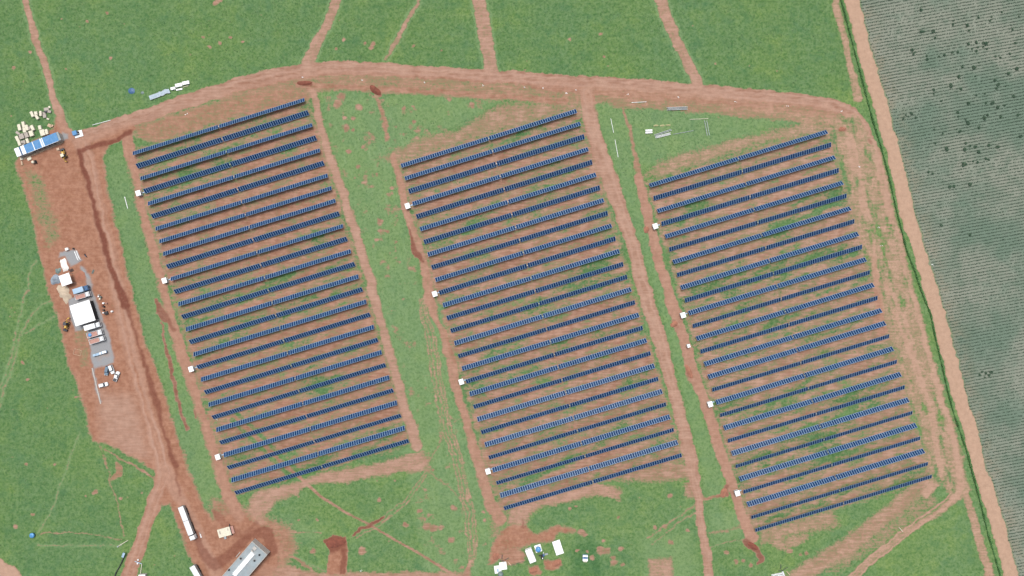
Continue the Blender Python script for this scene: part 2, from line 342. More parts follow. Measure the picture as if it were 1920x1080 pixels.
ix, q, sd = region([(1112,196),(1145,194),(1160,235),(1180,290),(1195,340),(1205,400),(1225,450),(1240,510),(1258,570),(1275,640),(1300,720),(1322,790),(1345,860),(1362,920),(1340,960),(1318,900),(1308,840),(1290,770),(1272,700),(1250,620),(1232,560),(1210,490),(1185,410),(1162,340),(1140,270),(1118,220)], 6)
dirt[ix] = np.minimum(dirt[ix], dirt[ix]*(1-q)+q*.24); up(dry, ix, .5*q); klass[ix[sd < 0]] = 0
band([(1168,195,6),(1178,235,7),(1190,285,8),(1196,320,14)], .66, 6, redv=.3)
band([(1198,330,16),(1208,380,18),(1220,430,20),(1236,490,20),(1252,545,20),(1270,600,22),(1290,660,22),(1308,720,20),(1328,770,18),(1346,830,18),(1362,880,18),(1380,930,20),(1394,975,20),(1412,1010,22)], .90, 6, packv=.4, redv=.45, k=5)
band([(1288,672,10),(1294,700,14),(1296,712,10)], .8, 8, redv=.3)
# middle lanes and the southern meadow
ix, q, sd = region([(600,175),(950,180),(880,225),(735,295),(760,400),(790,540),(815,620),(850,740),(890,850),(930,960),(900,1080),(800,1080),(760,870),(730,690),(690,520),(650,380),(615,260)], 10)
up(dry, ix, .55*q)
up(dry, ix, q*1.5*np.clip(fbm((U[ix]*.25+Vv[ix]*.97)/30, (U[ix]*.97-Vv[ix]*.25)/4, 67, 3)-.45, 0, 1)*2); up(dirt, ix, q*.9*np.clip(fbm(U[ix]/14, Vv[ix]/14, 69, 3)-.52, 0, 1)*2)
area([(1120,195),(1560,215),(1430,255),(1230,320),(1180,300)], .5, dry, soft=14)
for off in (-9, -3, 4, 9):
    ix, D, W, S = pline([(790+off*.6,560,2),(808+off,640,2),(820+off,720,2),(838+off,800,2),(862+off,880,2),(880+off,960,2),(886+off,1020,2),(884+off*.4,1060,2)])
    up(dry, ix, 1.0*np.exp(-(D/2.6)**2)); up(dirt, ix, .58*np.exp(-(D/2.6)**2)); up(tan, ix, .7*np.exp(-(D/2.6)**2))
band([(884,1050,8),(872,1080,12)], .75, 6)
area([(850,540),(800,540),(800,620),(830,760),(840,860)], .7, dry, soft=14)
for pts in ([(660,1006),(716,970),(760,935),(795,890),(800,878)], [(668,1010),(722,975),(766,940),(800,892),(806,880)], [(795,880),(840,910),(872,945)], [(800,876),(820,840),(830,815)], [(1215,1010),(1270,970),(1310,940)], [(1222,1020),(1280,975),(1312,955)], [(1320,1030),(1360,1015),(1400,1010)], [(600,1000),(540,995),(490,990)]):
    ix, D, W, S = pline([(a, b, 2) for a, b in pts]); up(dry, ix, .9*np.exp(-(D/2.4)**2)); up(dirt, ix, .55*np.exp(-(D/2.4)**2))
band([(440,782,4),(480,820,6),(530,870,6),(562,895,7),(600,930,6),(650,962,5),(690,982,5),(740,1012,5),(790,1040,5),(850,1078,7)], .80, 4, warp=False)
for o_ in (7, -6):
    ix, D, W, S = pline([(u+o_*.8, v-o_, 3) for u, v in ((440,782),(480,820),(530,870),(575,908))], False); q = np.exp(-(D/4.5)**4); q = q*(.35+.8*fbm(U[ix]/12, Vv[ix]/12, 88)); dn(dirt, ix, .75*q); up(lush, ix, .7*q)
band([(540,1040,5),(575,1060,6),(600,1080,6)], .7, 4)
area([(470,935),(485,918),(560,900),(605,884),(700,868),(790,845),(814,862),(790,884),(700,894),(640,906),(580,908),(555,928),(520,942),(490,985),(465,960)], .74, soft=8, packv=.5)
area([(600,1072),(880,1072),(900,1120),(480,1120),(490,1060),(540,1060)], .82, soft=8, packv=.3)
area([(960,930),(1010,925),(1060,915),(1120,905),(1170,918),(1165,938),(1120,930),(1010,955),(985,985),(950,985)], .74, soft=8, packv=.5)
area([(1135,890),(1210,870),(1250,860),(1300,870),(1305,905),(1290,900),(1230,905),(1160,905)], .66, soft=12)
area([(1282,905),(1310,890),(1320,940),(1285,935)], .7, soft=10)
area([(950,985),(985,980),(1000,1000),(1050,985),(1080,995),(1085,1000),(1050,1000),(1040,1015),(1000,1020),(975,1030),(940,1030),(925,1060),(915,1060),(920,1020)], .85, soft=7, redv=.7)
area([(1020,1052),(1050,1045),(1055,1058),(1035,1072),(1020,1070)], .92, soft=5, redv=.8); area([(992,1062),(1010,1060),(1015,1078),(995,1080)], .92, soft=5, redv=.8)
area([(920,1040),(950,1010),(985,1040),(985,1052),(950,1062)], .8, soft=7, redv=.4)
area([(1072,1080),(1075,1025),(1110,1010),(1125,1030),(1130,1090),(1100,1120),(1070,1120)], .95, lush, soft=10)
area([(1215,1045),(1260,1046),(1270,1090),(1218,1090)], .66, soft=7, packv=.5); area([(1200,1010),(1290,1000),(1310,1060),(1290,1110),(1210,1110)], .6, dry, soft=16)
area([(1330,960),(1420,960),(1400,1000),(1340,1010)], .7, dry, soft=14)
area([(920,950),(960,960),(950,1050),(915,1080),(890,1060)], .55, dry, soft=16); area([(920,950),(960,960),(940,1010),(915,1010)], .5, soft=16)
band([(1318,935,6),(1345,930,7),(1362,925,8)], .8, 6, redv=.4); band([(1400,985,8),(1350,995,8),(1330,1000,6)], .5, 8)
area([(540,968),(600,990),(600,1010),(540,1020),(500,1000)], .5, dry, soft=14)
band([(702,180,5),(712,195,8),(720,225,10),(724,262,8)], .72, 8, redv=.3)
area([(395,930),(440,940),(500,965),(545,985),(560,1030),(530,1075),(430,1010),(395,985)], .72, soft=16, redv=.5)
# bare ant-hill spots in the meadows
spots = [(640,183,10),(632,196,9),(672,200,8),(645,222,5),(662,223,6),(650,240,7),(663,245,5),(884,198,8),(843,185,5),(820,268,5),(776,198,4),(778,228,5),(655,283,5),(680,277,5),(670,312,5),(706,328,4),(733,352,5),(712,415,8),(726,434,5),(706,449,4),(742,454,4),(757,202,5),(710,938,5),(595,974,4),(560,975,3),(588,1034,6),(680,1034,8),(788,958,6),(761,983,6),(850,952,7),(879,932,6),(800,988,10),(812,990,9),(825,990,6),(797,975,3),(845,1012,8),(908,960,4),(910,977,4),(1068,955,5),(1080,950,4),(1160,968,4),(1228,989,5),(1246,988,5),(1258,1018,7),(1258,930,5),(1290,994,4),(1126,1032,10),(1136,1034,9),(1133,1014,5),(1165,1030,6),(1150,1046,6),(1153,1056,8),(1168,1060,5),(1082,1032,4),(1110,1045,6),(1100,1034,4),(1092,998,8),(1096,1002,6),(1364,1037,6),(1380,1055,6),(1395,1052,4),(1410,1060,5),(178,922,6),(160,930,3),(228,935,4),(50,871,5),(103,870,4),(28,986,5),(63,962,4),(43,678,5),(54,712,4),(143,745,4),(200,24,4),(162,40,4),(208,108,4),(125,130,3),(380,70,4),(414,80,5),(392,88,4),(455,80,4),(435,72,4),(405,5,7),(412,2,6),(24,128,4),(57,98,4),(1068,74,4),(1125,66,4),(1133,105,4),(700,82,5),(630,92,4),(697,88,5),(685,82,4),(645,75,5),(776,86,4),(830,95,4),(1480,1033,5),(1512,1037,6),(1500,1040,4),(1700,880,5),(1690,880,4)]
for u, v, r in spots:
    ix = np.nonzero((abs(U-u) < 20) & (abs(Vv-v) < 20))[0]
    d = np.hypot((UW[ix]-u), (VW[ix]-v)*1.1); up(dirt, ix, .75*np.exp(-(d/r)**4))
rs = random.Random(5)
for k in range(150):
    u, v, r = rs.uniform(0, 1600), rs.uniform(-30, 1110), rs.uniform(1.6, 3.4)
    ix = np.nonzero((abs(U-u) < 10) & (abs(Vv-v) < 10))[0]
    d = np.hypot(U[ix]-u, Vv[ix]-v); up(dirt, ix, rs.uniform(.35, .62)*np.exp(-(d/r)**3)*(dirt[ix] < .5))
# gravel surfaces of the compound
for pts in ([(112,472),(142,466),(153,490),(132,500),(122,480),(110,482)], [(150,500),(160,505),(168,520),(175,535),(172,560),(140,560),(150,545),(164,538),(160,520)], [(128,560),(175,548),(185,580),(208,640),(214,680),(176,690),(166,640),(160,615),(142,620),(134,600)], [(118,250),(127,252),(127,264),(118,264)], [(172,690),(176,690),(190,755),(187,757)]):
    area(pts, 1.0, grav, soft=2.2, k=3)
# darker, lusher grass to the west, paler between the blocks
up(lush, np.arange(NP), .42*(1-sst(60, 420, U))*(.6+.8*(fbm(U/60, Vv/60, 31)-.3)).clip(0, 1))
up(lush, np.arange(NP), .25*(Vv < 170)*(U < 1600))
dirt *= (1-crop); dirt = np.clip(dirt, 0, 1)

cover = np.stack([dirt, pack, fresh, crop], 1); tone = np.stack([tan, grav, lush, dry], 1); tone2 = np.stack([red, strk, diag, np.zeros(NP)], 1)
FI = np.arange(NP).reshape(NYg, NXg)
QUADS = np.stack([FI[:-1, :-1], FI[:-1, 1:], FI[1:, 1:], FI[1:, :-1]], -1).reshape(-1, 4)
XYZ = np.stack([GX.ravel(), GY.ravel(), np.zeros(NP)], 1)

def ground_material():
    t = NT('meadow_and_red_soil')
    D, PK, FR, CR = t.attr('cover'); TN, GV, LU, DR = t.attr('tone'); RD, ST, DG, _ = t.attr('tone2')
    n_f = t.noise(2.6, 3, .6); n1 = t.noise(.8, 4, .6); n2 = t.noise(.17, 4, .55); n3 = t.noise(.03, 3); n4 = t.noise(.45, 5, .65)
    # bare soil
    n_a = t.noise(1.0, 4, .62, t.mp((0, 0, R(-17.4)), (.16, 1.1, 1)))
    soil = t.mix(t.rng(t.math('ADD', t.math('MULTIPLY', n_a, .55), t.math('MULTIPLY', n2, .45)), .38, .62), (.172, .086, .057), (.262, .162, .119))
    soil = t.mix(RD, soil, t.mix(t.rng(n4, .3, .7), (.195, .084, .050), (.240, .120, .076)))
    soil = t.mix(t.math('MULTIPLY', PK, .9), soil, (.282, .176, .133))
    soil = t.mix(t.math('MULTIPLY', TN, .85), soil, t.mix(n1, (.275, .178, .122), (.318, .218, .157)))
    soil = t.mix(t.math('MULTIPLY', FR, t.rng(n1, .15, .5, .55, 1.0)), soil, (.112, .038, .025))
    soil = t.mix(1.0, soil, t.mix(n4, (.72, .72, .72), (1.22, 1.22, 1.22)), 'MULTIPLY')
    soil = t.mix(1.0, soil, t.mix(n_f, (.84, .84, .84), (1.14, 1.14, 1.14)), 'MULTIPLY')
    # grass
    g = t.mix(t.rng(n1, .32, .68), (.047, .103, .034), (.100, .160, .064))
    g = t.mix(t.rng(n4, .40, .70, 0, .75), g, (.112, .172, .080))
    g = t.mix(t.rng(n2, .48, .72, 0, .55), g, (.050, .112, .052))
    g = t.mix(t.rng(t.noise(1.3, 4, .7), .52, .70, 0, .6), g, (.024, .074, .026))
    g = t.mix(t.rng(n_f, .5, .78, 0, .6), g, (.030, .084, .034))
    g = t.mix(t.rng(n3, .35, .7, 0, .5), g, t.mix(1.0, g, (1.25, 1.12, .8), 'MULTIPLY'))
    n5 = t.noise(.075, 4, .6)
    g = t.mix(t.rng(n5, .34, .48, .35, 0), g, t.mix(1.0, g, (.72, .82, .80), 'MULTIPLY'))
    g = t.mix(t.rng(n5, .52, .66, 0, .45), g, t.mix(1.0, g, (1.32, 1.16, .95), 'MULTIPLY'))
    g = t.mix(LU, g, t.mix(1.0, g, (.60, .76, .70), 'MULTIPLY'))
    g = t.mix(t.math('MULTIPLY', DR, t.rng(n1, .2, .7, .35, .9)), g, t.mix(n_f, (.104, .174, .078), (.150, .202, .100)))
    # ragged seam between the two
    e = t.math('ADD', D, t.math('MULTIPLY', t.math('SUBTRACT', n1, .5), .85))
    e = t.math('ADD', e, t.math('MULTIPLY', t.math('SUBTRACT', n2, .5), .55))
    e = t.math('ADD', e, t.math('MULTIPLY', t.math('SUBTRACT', n_a, .5), .65))
    e = t.math('ADD', e, t.math('MULTIPLY', t.math('SUBTRACT', n_f, .5), .5))
    thin = t.mix(n1, (.120, .118, .058), (.175, .142, .085))
    col = t.mix(t.rng(e, .24, .52), g, thin)
    col = t.mix(t.rng(e, .38, .80), col, soil)
    # planted field: pale mulch with green showing through
    m = t.mix(t.rng(n3, .4, .62), (.152, .165, .132), (.094, .130, .098))
    m = t.mix(t.rng(n2, .45, .7, 0, .5), m, (.076, .114, .082))
    m = t.mix(t.math('MULTIPLY', TN, t.rng(n2, .35, .65, .1, 1.0)), m, (.21, .165, .12))
    m = t.mix(1.0, m, t.mix(n_f, (.85, .85, .85), (1.12, 1.12, 1.12)), 'MULTIPLY')
    col = t.mix(CR, col, m)
    gv = t.mix(n_f, (.14, .145, .155), (.235, .235, .235)); gv = t.mix(t.rng(n2, .5, .75, 0, .5), gv, (.24, .165, .13))
    col = t.mix(GV, col, gv)
    t.bump(t.math('ADD', n1, n_f), .35, .12)
    return t.done(col, .95, 0, .12)
MG = ground_material()
def sheet(name, faces, z):
    ids = np.unique(QUADS[faces]); rm = np.full(NP, -1, np.int32); rm[ids] = np.arange(len(ids))
    V = XYZ[ids].copy(); V[:, 2] += z
    o = link(name, mesh_np(name, V, rm[QUADS[faces]], [MG], {'cover': cover[ids], 'tone': tone[ids], 'tone2': tone2[ids]}))
    o['kind'] = 'structure'; return o
sheet('ground', np.arange(len(QUADS)), 0)
fk = klass[QUADS[:, 0]]
same = (klass[QUADS] == fk[:, None]).all(1)
for k, nm in ((1, 'dirt_road'), (2, 'yard'), (3, 'gravel_yard'), (4, 'crop_field'), (5, 'dirt_path'), (6, 'sandy_road')):
    sheet(nm, np.nonzero((fk == k) & same)[0], .02)


# ------------------------------------------------------------------ materials
WHITE = paint('white_sheet', (.60, .61, .61), .6, 0, .05, .8, dust=.05)
WHITE2 = paint('white_paint', (.52, .54, .55), .45, 0, .06, 1.0, dust=.08)
CREAM = paint('cream_carton', (.46, .43, .34), .8, 0, .10, 1.5)
GREYB = paint('grey_carton', (.27, .24, .21), .85, 0, .15, 1.5)
WOOD = paint('pallet_wood', (.34, .26, .17), .85, 0, .2, 2.0)
BLUE = paint('blue_roof_sheet', (.050, .165, .33), .45, 0, .10, .7, dust=.08)
LBLUE = paint('pale_blue_sheet', (.24, .34, .44), .45, 0, .10, .7, dust=.1)
DBLUE = paint('dark_blue_sheet', (.03, .08, .17), .5, 0, .15)
BLUEP = paint('blue_plastic', (.06, .20, .40), .4, 0, .10, 2.0)
BLACK = paint('black_rubber', (.018, .018, .02), .8, 0, .2)
DARK = paint('dark_steel', (.05, .05, .055), .6, .2, .2)
GLASS = paint('dark_glass', (.02, .028, .034), .08, 0, .1, 1, .5)
STEEL = paint('galvanised_steel', (.25, .275, .285), .5, .3, .12, 1.5)
CONC = paint('pale_concrete', (.30, .29, .27), .9, 0, .12, 1.0, dust=.15)
GREYR = paint('grey_roof_membrane', (.19, .225, .24), .7, 0, .12, .4, dust=.12)
PINKC = paint('red_dusty_cargo_bed', (.30, .165, .135), .9, 0, .12, 1.2)
YEL = paint('yellow_machine_paint', (.50, .31, .06), .5, 0, .15, 1.2, dust=.15)
GREYP = paint('blue_grey_car_paint', (.10, .145, .19), .3, 0, .10)
SAND = paint('heaped_sand', (.34, .275, .205), .95, 0, .16, .5)
STONE = paint('crushed_stone', (.17, .20, .235), .95, 0, .18, .6)
TARP = paint('white_tarpaulin', (.55, .53, .50), .7, 0, .08, .6)
EARTH = paint('dug_red_earth', (.135, .042, .026), .95, 0, .22, .6)
EARTH2 = paint('dry_red_earth', (.22, .095, .06), .95, 0, .18, .6)
TANS = paint('tan_strip', (.36, .26, .18), .9, 0, .2, .8)
LIGHT = paint('lamp_lens', (.7, .7, .66), .2, 0, .05)
RED = paint('red_lens', (.4, .03, .02), .3, 0, .05)
TEAL = paint('grey_green_camouflage_sheet', (.11, .15, .14), .7, 0, .25, .6)

def cell_material():
    t = NT('photovoltaic_cells')
    oi = t.n.new('ShaderNodeObjectInfo').outputs['Random']
    c = t.mix(oi, (.004, .018, .056), (.007, .029, .082))
    c = t.mix(t.rng(t.noise(.9, 3), .35, .7, 0, .5), c, (.005, .026, .084))
    m = t.done(c, .28, 0, .06); t.b.inputs['Coat Weight'].default_value = .0
    return m
CELL = cell_material()
ALU = paint('anodised_frame', (.18, .28, .40), .45, .1, .05)

# ------------------------------------------------------------------ solar rows
def panel_mesh(wd, ln):
    b = MB(); f = .07
    b.box((0, ln/2-f/2, 0), (wd, f, .035), 0); b.box((0, -ln/2+f/2, 0), (wd, f, .035), 0)
    b.box((wd/2-f/2, 0, 0), (f, ln-2*f, .035), 0); b.box((-wd/2+f/2, 0, 0), (f, ln-2*f, .035), 0)
    b.box((0, 0, .004), (wd-2*f, ln-2*f, .025), 1)
    return b.mesh('solar_panel', [ALU, CELL])
ORD = ['topmost', 'second from the top', 'third from the top', 'fourth from the top', 'fifth from the top', 'sixth from the top', 'seventh from the top', 'eighth from the top', 'ninth from the top', 'tenth from the top', 'eleventh from the top', 'twelfth from the top', 'thirteenth from the top', 'fourteenth from the top']
ORDB = ['lowest'] + [s.replace('top', 'bottom') for s in ORD[1:]]
def ordinal(i): return ORD[i] if i < 14 else ORDB[27-i]
NPAN = 78; AX = 1.45; PW, PL = 1.03, 2.34
FACE = {'left': [-1, 1, -1, 1, -1, 1, -1, -1, -1]+[1 if i % 2 else -1 for i in range(9, 28)],
        'middle': [-1, -1]+[(1 if i % 2 == 0 else -1) for i in range(2, 13)]+[1]+[(-1 if i % 2 == 0 else 1) for i in range(14, 28)],
        'right': [(-1 if i % 2 == 0 else 1) for i in range(15)]+[(-1 if i % 2 else 1) for i in range(15, 27)]+[1]}
TILT = {'left': 30, 'middle': 27, 'right': 29}
pm = panel_mesh(PW, PL)
post = MB(); post.box((0, 0, 0), (.12, .10, AX-.12)); post.box((0, 0, AX-.12), (.16, .22, .10))
ctl = MB(); ctl.box((0, 0, 0), (.26, .42, .2), 0); ctl.box((0, 0, -.5), (.2, .2, .5), 1)
proto = {}
for bn, (a, b, c, d) in BLK.items():
    L0 = (site(*b)-site(*a)).length
    pm0 = bpy.data.objects.new('solar_panel', pm)
    for i in range(28):
        t = i/27
        p = site(a[0]+(c[0]-a[0])*t, a[1]+(c[1]-a[1])*t, 1.5); q = site(b[0]+(d[0]-b[0])*t, b[1]+(d[1]-b[1])*t, 1.5)
        L = (q-p).length; rz = math.atan2(q.y-p.y, q.x-p.x); s = FACE[bn][i]
        row = thing('solar_row', f'row of blue solar panels, {ordinal(i)} of the {bn} block', 'solar panel row', (p+q)/2, rz, 'rows of solar panels in three blocks')
        gap = .5; pitch = (L-gap)/NPAN; tilt = s*R(TILT[bn]+random.uniform(-3, 3))   # s=+1: face tipped towards the bottom edge
        if 'tube' not in proto:
            tb = MB(); tb.box((0, 0, -.07), (84, .13, .13)); proto['tube'] = tb.mesh('torque_tube', STEEL)
            proto['post'] = post.mesh('post', STEEL); proto['ctl'] = ctl.mesh('tilt_motor', [STEEL, STEEL])
        o = bpy.data.objects.new('torque_tube', proto['tube']); COL.objects.link(o); o.parent = row; o.location = (0, 0, AX); o.scale = ((L-.3)/84, 1, 1)
        for k in range(7):
            o = bpy.data.objects.new('post', proto['post']); COL.objects.link(o); o.parent = row; o.location = ((k-3)*(L-6)/6+(.02 if k == 3 else 0), 0, 0)
        o = bpy.data.objects.new('tilt_motor', proto['ctl']); COL.objects.link(o); o.parent = row; o.location = (0, .02, AX+.10)
        for k in range(NPAN):
            x = (k-(NPAN-1)/2)*pitch+(gap/2 if k >= NPAN/2 else -gap/2)
            o = pm0.copy(); COL.objects.link(o); o.parent = row
            tt = tilt+random.gauss(0, .012); o.location = (x, -math.sin(tt)*.09, AX+.09*math.cos(tt)); o.rotation_euler = (tt, 0, 0)
    bpy.data.objects.remove(pm0)

# inverter stations beside the rows
def inverter(u, v, label, sc=1.0):
    t = thing('inverter_station', label, 'inverter', site(u, v, 2), R(17.4), 'white inverter stations beside the panel rows')
    w_, l_ = 2.2*sc, 2.5*sc
    MB().box((0, 0, 0), (w_*.9, l_*.9, .25)).build('plinth', CONC, t)
    MB().box((0, 0, .25), (w_*.6, l_*.7, 1.4)).box((w_*.3+.03, 0, .5), (.06, l_*.5, .8)).build('cabinet', STEEL, t)
    for sx in (-1, 1):
        for sy in (-1, 1): MB().box((sx*w_*.4, sy*l_*.4, .25), (.08, .08, 1.7)).build('post', STEEL, t)
    MB().box((0, 0, 1.95), (w_, l_, .08)).box((0, 0, 2.03), (w_*.5, .06, .03)).build('roof', WHITE, t)
    if sc > .9: MB().box((w_*.5+.75, .1, .05), (1.5, .5, .12)).build('cable_tray', LBLUE, t)
    return t
for bn, pts in (('left', ((259,362,'fourth from the top'), (308,526,'eleventh from the top'), (358,692,'eleventh from the bottom'), (408,857,'fourth from the bottom'))),
                ('middle', ((764,386,'fourth from the top'), (815,551,'eleventh from the top'), (865,716,'eleventh from the bottom'), (915,884,'fourth from the bottom'))),
                ('right', ((1229,424,'fourth from the top'), (1281,591,'eleventh from the top'), (1332,758,'eleventh from the bottom'), (1383,925,'fourth from the bottom')))):
    for u, v, o_ in pts: inverter(u, v, f'white inverter station left of the row {o_} of the {bn} block')
inverter(1291.5, 648.5, 'small white roofed cabinet alone on the red path left of the right block', .62)

# ------------------------------------------------------------------ site office with blue roofs
def office():
    p = site(70, 270.5, 2.8); t = thing('site_office', 'long low site office under blue and white roof sheets beside the stacked cartons', 'building', p, R(21.6))
    L, W, hh = 21.8, 4.1, 2.6
    MB().box((0, 0, 0), (L-.4, W-.5, hh-.05)).build('wall', CONC, t)
    x = -L/2
    for ln, m, z in ((2.2, WHITE, .10), (.75, DBLUE, -.12), (1.7, WHITE, .06), (4.1, BLUE, .0), (.35, WHITE, .08), (3.4, BLUE, .02), (.5, WHITE, .07), (.55, LBLUE, .0), (.35, WHITE, .07), (4.2, BLUE, .03), (2.7, BLUE, .0), (1.0, GREYR, -.1)):
        b = MB(); b.box((x+ln/2, 0, hh+z), (ln-.01, W, .08))
        for k in range(int(ln/.5)): b.box((x+.25+k*.5, 0, hh+z+.08), (.05, W, .03))
        b.build('roof_panel', m, t); x += ln
    MB().box((2.0, -W/2-.06, hh+.02), (15.5, .10, .10)).build('gutter', WHITE, t)
    for k in range(5):
        d = MB().box((-3.8+k*2.6, -W/2+.22, 0.02), (.9, .06, 2.0)).build('door', DARK, t); MB().box((-3.5+k*2.6, -W/2+.17, 1.0), (.05, .05, .12)).build('handle', STEEL, d)
        if k < 4:
            w_ = MB().box((-2.5+k*2.6, -W/2+.22, 1.0), (1.0, .06, .9)).build('window', GLASS, t)
office()
wk = MB()
for k in range(46):
    f = k/45; p = site(45+73*f, 297-31*f); wk.box((p.x, p.y+random.uniform(-.08, .08), 0), (.44, 1.15+random.uniform(-.25, .25), .22+random.uniform(-.05, .08)), rz=R(21+random.uniform(-12, 12)), top=(.9, .75))
tag(wk.build('timber_walkway', TANS), 'tan strip of planks along the front of the blue roofed site office', 'walkway')

# cartons and crates by the office (survey in 1/9 cells of the pile's own sheet)
def crate(cx, cy, w_, l_, a, label, mat=CREAM, h=1.0, group='cream cartons stacked by the site office', z=0.0, name='crate', pallet=True):
    p = site(10+cx/9, 190+cy/9, h); p.z = z; t = thing(name, label, 'crate', p, R(a), group)
    W, L = w_/9*.25, l_/9*.25
    if pallet:
        b = MB()
        for k in (-1, 0, 1): b.box((k*W*.36, 0, 0), (.1, L*.96, .1))
        for k in range(5): b.box((0, (k-2)*L*.22, .1), (W*.98, .12, .03))
        b.build('pallet', WOOD, t)
    z0 = .13 if pallet else 0
    MB().box((0, 0, z0), (W, L, h-z0-.04), top=(.98, .98)).build('carton', mat, t, bevel=.03)
    b = MB(); b.box((0, 0, h-.04), (W*1.03, L*1.02, .04)); b.box((0, 0, h), (W*.1, L*1.02, .012))
    b.build('lid', mat, t)
CR = [(447,215,44,92,24,'cream carton leftmost in the upper row of three by the pile'),(512,200,48,58,10,'short cream carton upper one of the touching pair above the office'),(527,262,42,80,32,'cream carton tilted, lower one of the touching pair above the office'),
 (590,203,36,82,2,'narrow yellowish slatted crate standing upright beside the grey scrap heap'),(232,437,48,100,14,'cream carton leftmost in the big stack left of the office'),(300,392,44,100,10,'long cream carton reaching highest out of the big stack'),
 (318,480,50,84,8,'cream carton below the longest one in the big stack'),(360,442,42,92,16,'cream carton right of the longest one in the big stack'),(452,446,48,88,26,'cream carton standing alone at the right of the big stack'),
 (578,440,46,66,14,'small cream carton above the square one beside the office'),(622,527,76,100,16,'broad square cream carton touching the top of the blue roof'),(692,512,44,84,14,'cream carton right of the broad square one beside the blue roof'),
 (196,626,48,82,24,'cream carton on the left rim of the big stack'),(230,702,44,82,18,'cream carton lowest on the left rim of the big stack'),(432,540,66,92,18,'large cream carton at the right rim of the big stack'),
 (368,664,42,76,20,'pale carton between the big stack and the blue roof'),(360,750,46,50,20,'white box standing against the top edge of the blue roof')]
for c in CR: crate(*c)
for c in [(270,590,76,84,18,'greyish broad carton in the middle of the big stack'),(352,566,62,84,20,'grey pink carton right of the broad grey one in the big stack'),(404,452,34,48,10,'small grey box in the gap of the big stack'),(208,534,70,40,-35,'bent grey board at the left edge of the big stack'),(300,690,66,62,20,'flat grey pallet load below the big stack'),(296,722,44,34,14,'low white bundle in front of the grey pallet load')]:
    crate(*c, mat=GREYB, h=.8)
for c in [(660,248,54,56,10,'pale lump topmost of the grey scrap heap by the track'),(690,130,80,48,8,'grey sheet at the upper edge of the scrap heap'),(740,172,54,40,-10,'grey board right in the scrap heap'),(652,200,40,40,20,'small grey box left in the scrap heap'),(672,176,56,22,5,'dark strip across the scrap heap')]:
    crate(*c, mat=GREYB if 'dark' not in c[5] else DARK, h=.55, group='scrap boards heaped by the track', name='scrap_board', pallet=False)
for c in [(742,96,32,34,10,'small white box topmost of the scrap heap by the track'),(745,408,62,50,-25,'tan board lying right of the cartons'),(788,412,36,30,40,'small tan scrap piece right of the tan board'),(716,296,40,26,-20,'pale offcut below the scrap heap'),(270,968,44,40,15,'tan bag left below the white end of the office'),(402,968,66,46,25,'tan pile of offcuts below the white end of the office'),(276,1040,26,60,10,'thin tan board in the dirt below the office'),(885,806,46,40,15,'pinkish box beside the yellow backhoe by the office')]:
    crate(*c, mat=CREAM if 'white' in c[5] or 'pale' in c[5] else TANS, h=.45, group='loose scrap around the site office', name='scrap_piece', pallet=False)
p = site(10+468/9, 190+1026/9, 1); t = thing('concrete_mixer', 'cream concrete mixer drum beside a dark board below the site office', 'mixer', p, R(20))
MB().lathe([(.3, .5), (.62, .75), (.7, 1.1), (.62, 1.4), (.3, 1.65)], 0, 18).build('drum', CREAM, t, smooth=True)
for sx in (-.5, .5): MB().tube((sx, -.5, 0), (sx*.7, 0, .9), .05).tube((sx, .5, 0), (sx*.7, 0, .9), .05).build('leg', DARK, t)
MB().box((.95, -.1, .05), (.25, 1.6, 1.1)).box((1.15, -.1, .05), (.12, 1.4, .5)).build('side_board', BLACK, t)

# ------------------------------------------------------------------ vehicles
def car(name, label, cat, u, v, a, col, kind='hatch', L=4.3, W=1.8):
    t = thing(name, label, cat, site(u, v, 1.2), a, 'vehicles parked at the compound')
    n = lambda x0, x1, y0, r=.25: [(x0+r*.4, -y0+r), (x0+r, -y0), (x1-r*1.6, -y0), (x1-r*.3, -y0+r*1.6), (x1, 0), (x1-r*.3, y0-r*1.6), (x1-r*1.6, y0), (x0+r, y0), (x0+r*.4, y0-r)]
    b = MB(); b.prism(n(-L/2, L/2, W/2), .32, .78, 0); b.prism(n(-L/2+.04, L/2-.05, W/2-.03), .78, .95, 0, .04)
    b.build('body', col, t, bevel=.04)
    if kind == 'pickup': c0, c1 = -.35, 1.25
    elif kind == 'suv': c0, c1 = -L/2+.15, .95
    else: c0, c1 = -L/2+.55, .95
    ln = c1-c0; cx = (c0+c1)/2
    MB().box((cx, 0, .94), (ln, W-.14, .56), top=(.70 if kind != 'suv' else .78, .82), shift=-.08).build('window', GLASS, t)
    MB().box((cx-.08, 0, 1.49), (ln*(.72 if kind != 'suv' else .80), (W-.14)*.84, .05), top=(.95, .95)).build('roof', col, t, bevel=.015)
    if kind == 'pickup': MB().box((-L/2+.95, 0, .952), (1.45, W-.3, .02)).build('cargo_bed', DARK, t)
    for sx in (-L*.31, L*.31):
        for sy in (-1, 1):
            w_ = MB().wheel(sx, sy*(W/2-.1), .33, .22).build('wheel', BLACK, t); MB().tube((sx, sy*(W/2+.005), .33), (sx, sy*(W/2+.02), .33), .19).build('rim', STEEL, w_)
    for sy in (-1, 1):
        MB().box((L/2-.14, sy*(W/2-.32), .70), (.16, .32, .14)).build('headlight', LIGHT, t)
        MB().box((-L/2+.06, sy*(W/2-.22), .70), (.08, .2, .2)).build('tail_light', RED, t)
        MB().box((c1-.25, sy*(W/2+.06), .98), (.12, .18, .12)).build('mirror', col, t)
    return t
car('parked_car', 'blue grey car parked left of the white off-roader at the compound', 'car', 199.3, 695.3, ang(197,704,201,686)+math.pi, GREYP, 'suv', 4.6)
car('parked_car', 'white off-roader parked between the blue grey car and the white pickup', 'car', 208, 692.7, ang(205,685,211,701), WHITE2, 'suv', 4.5)
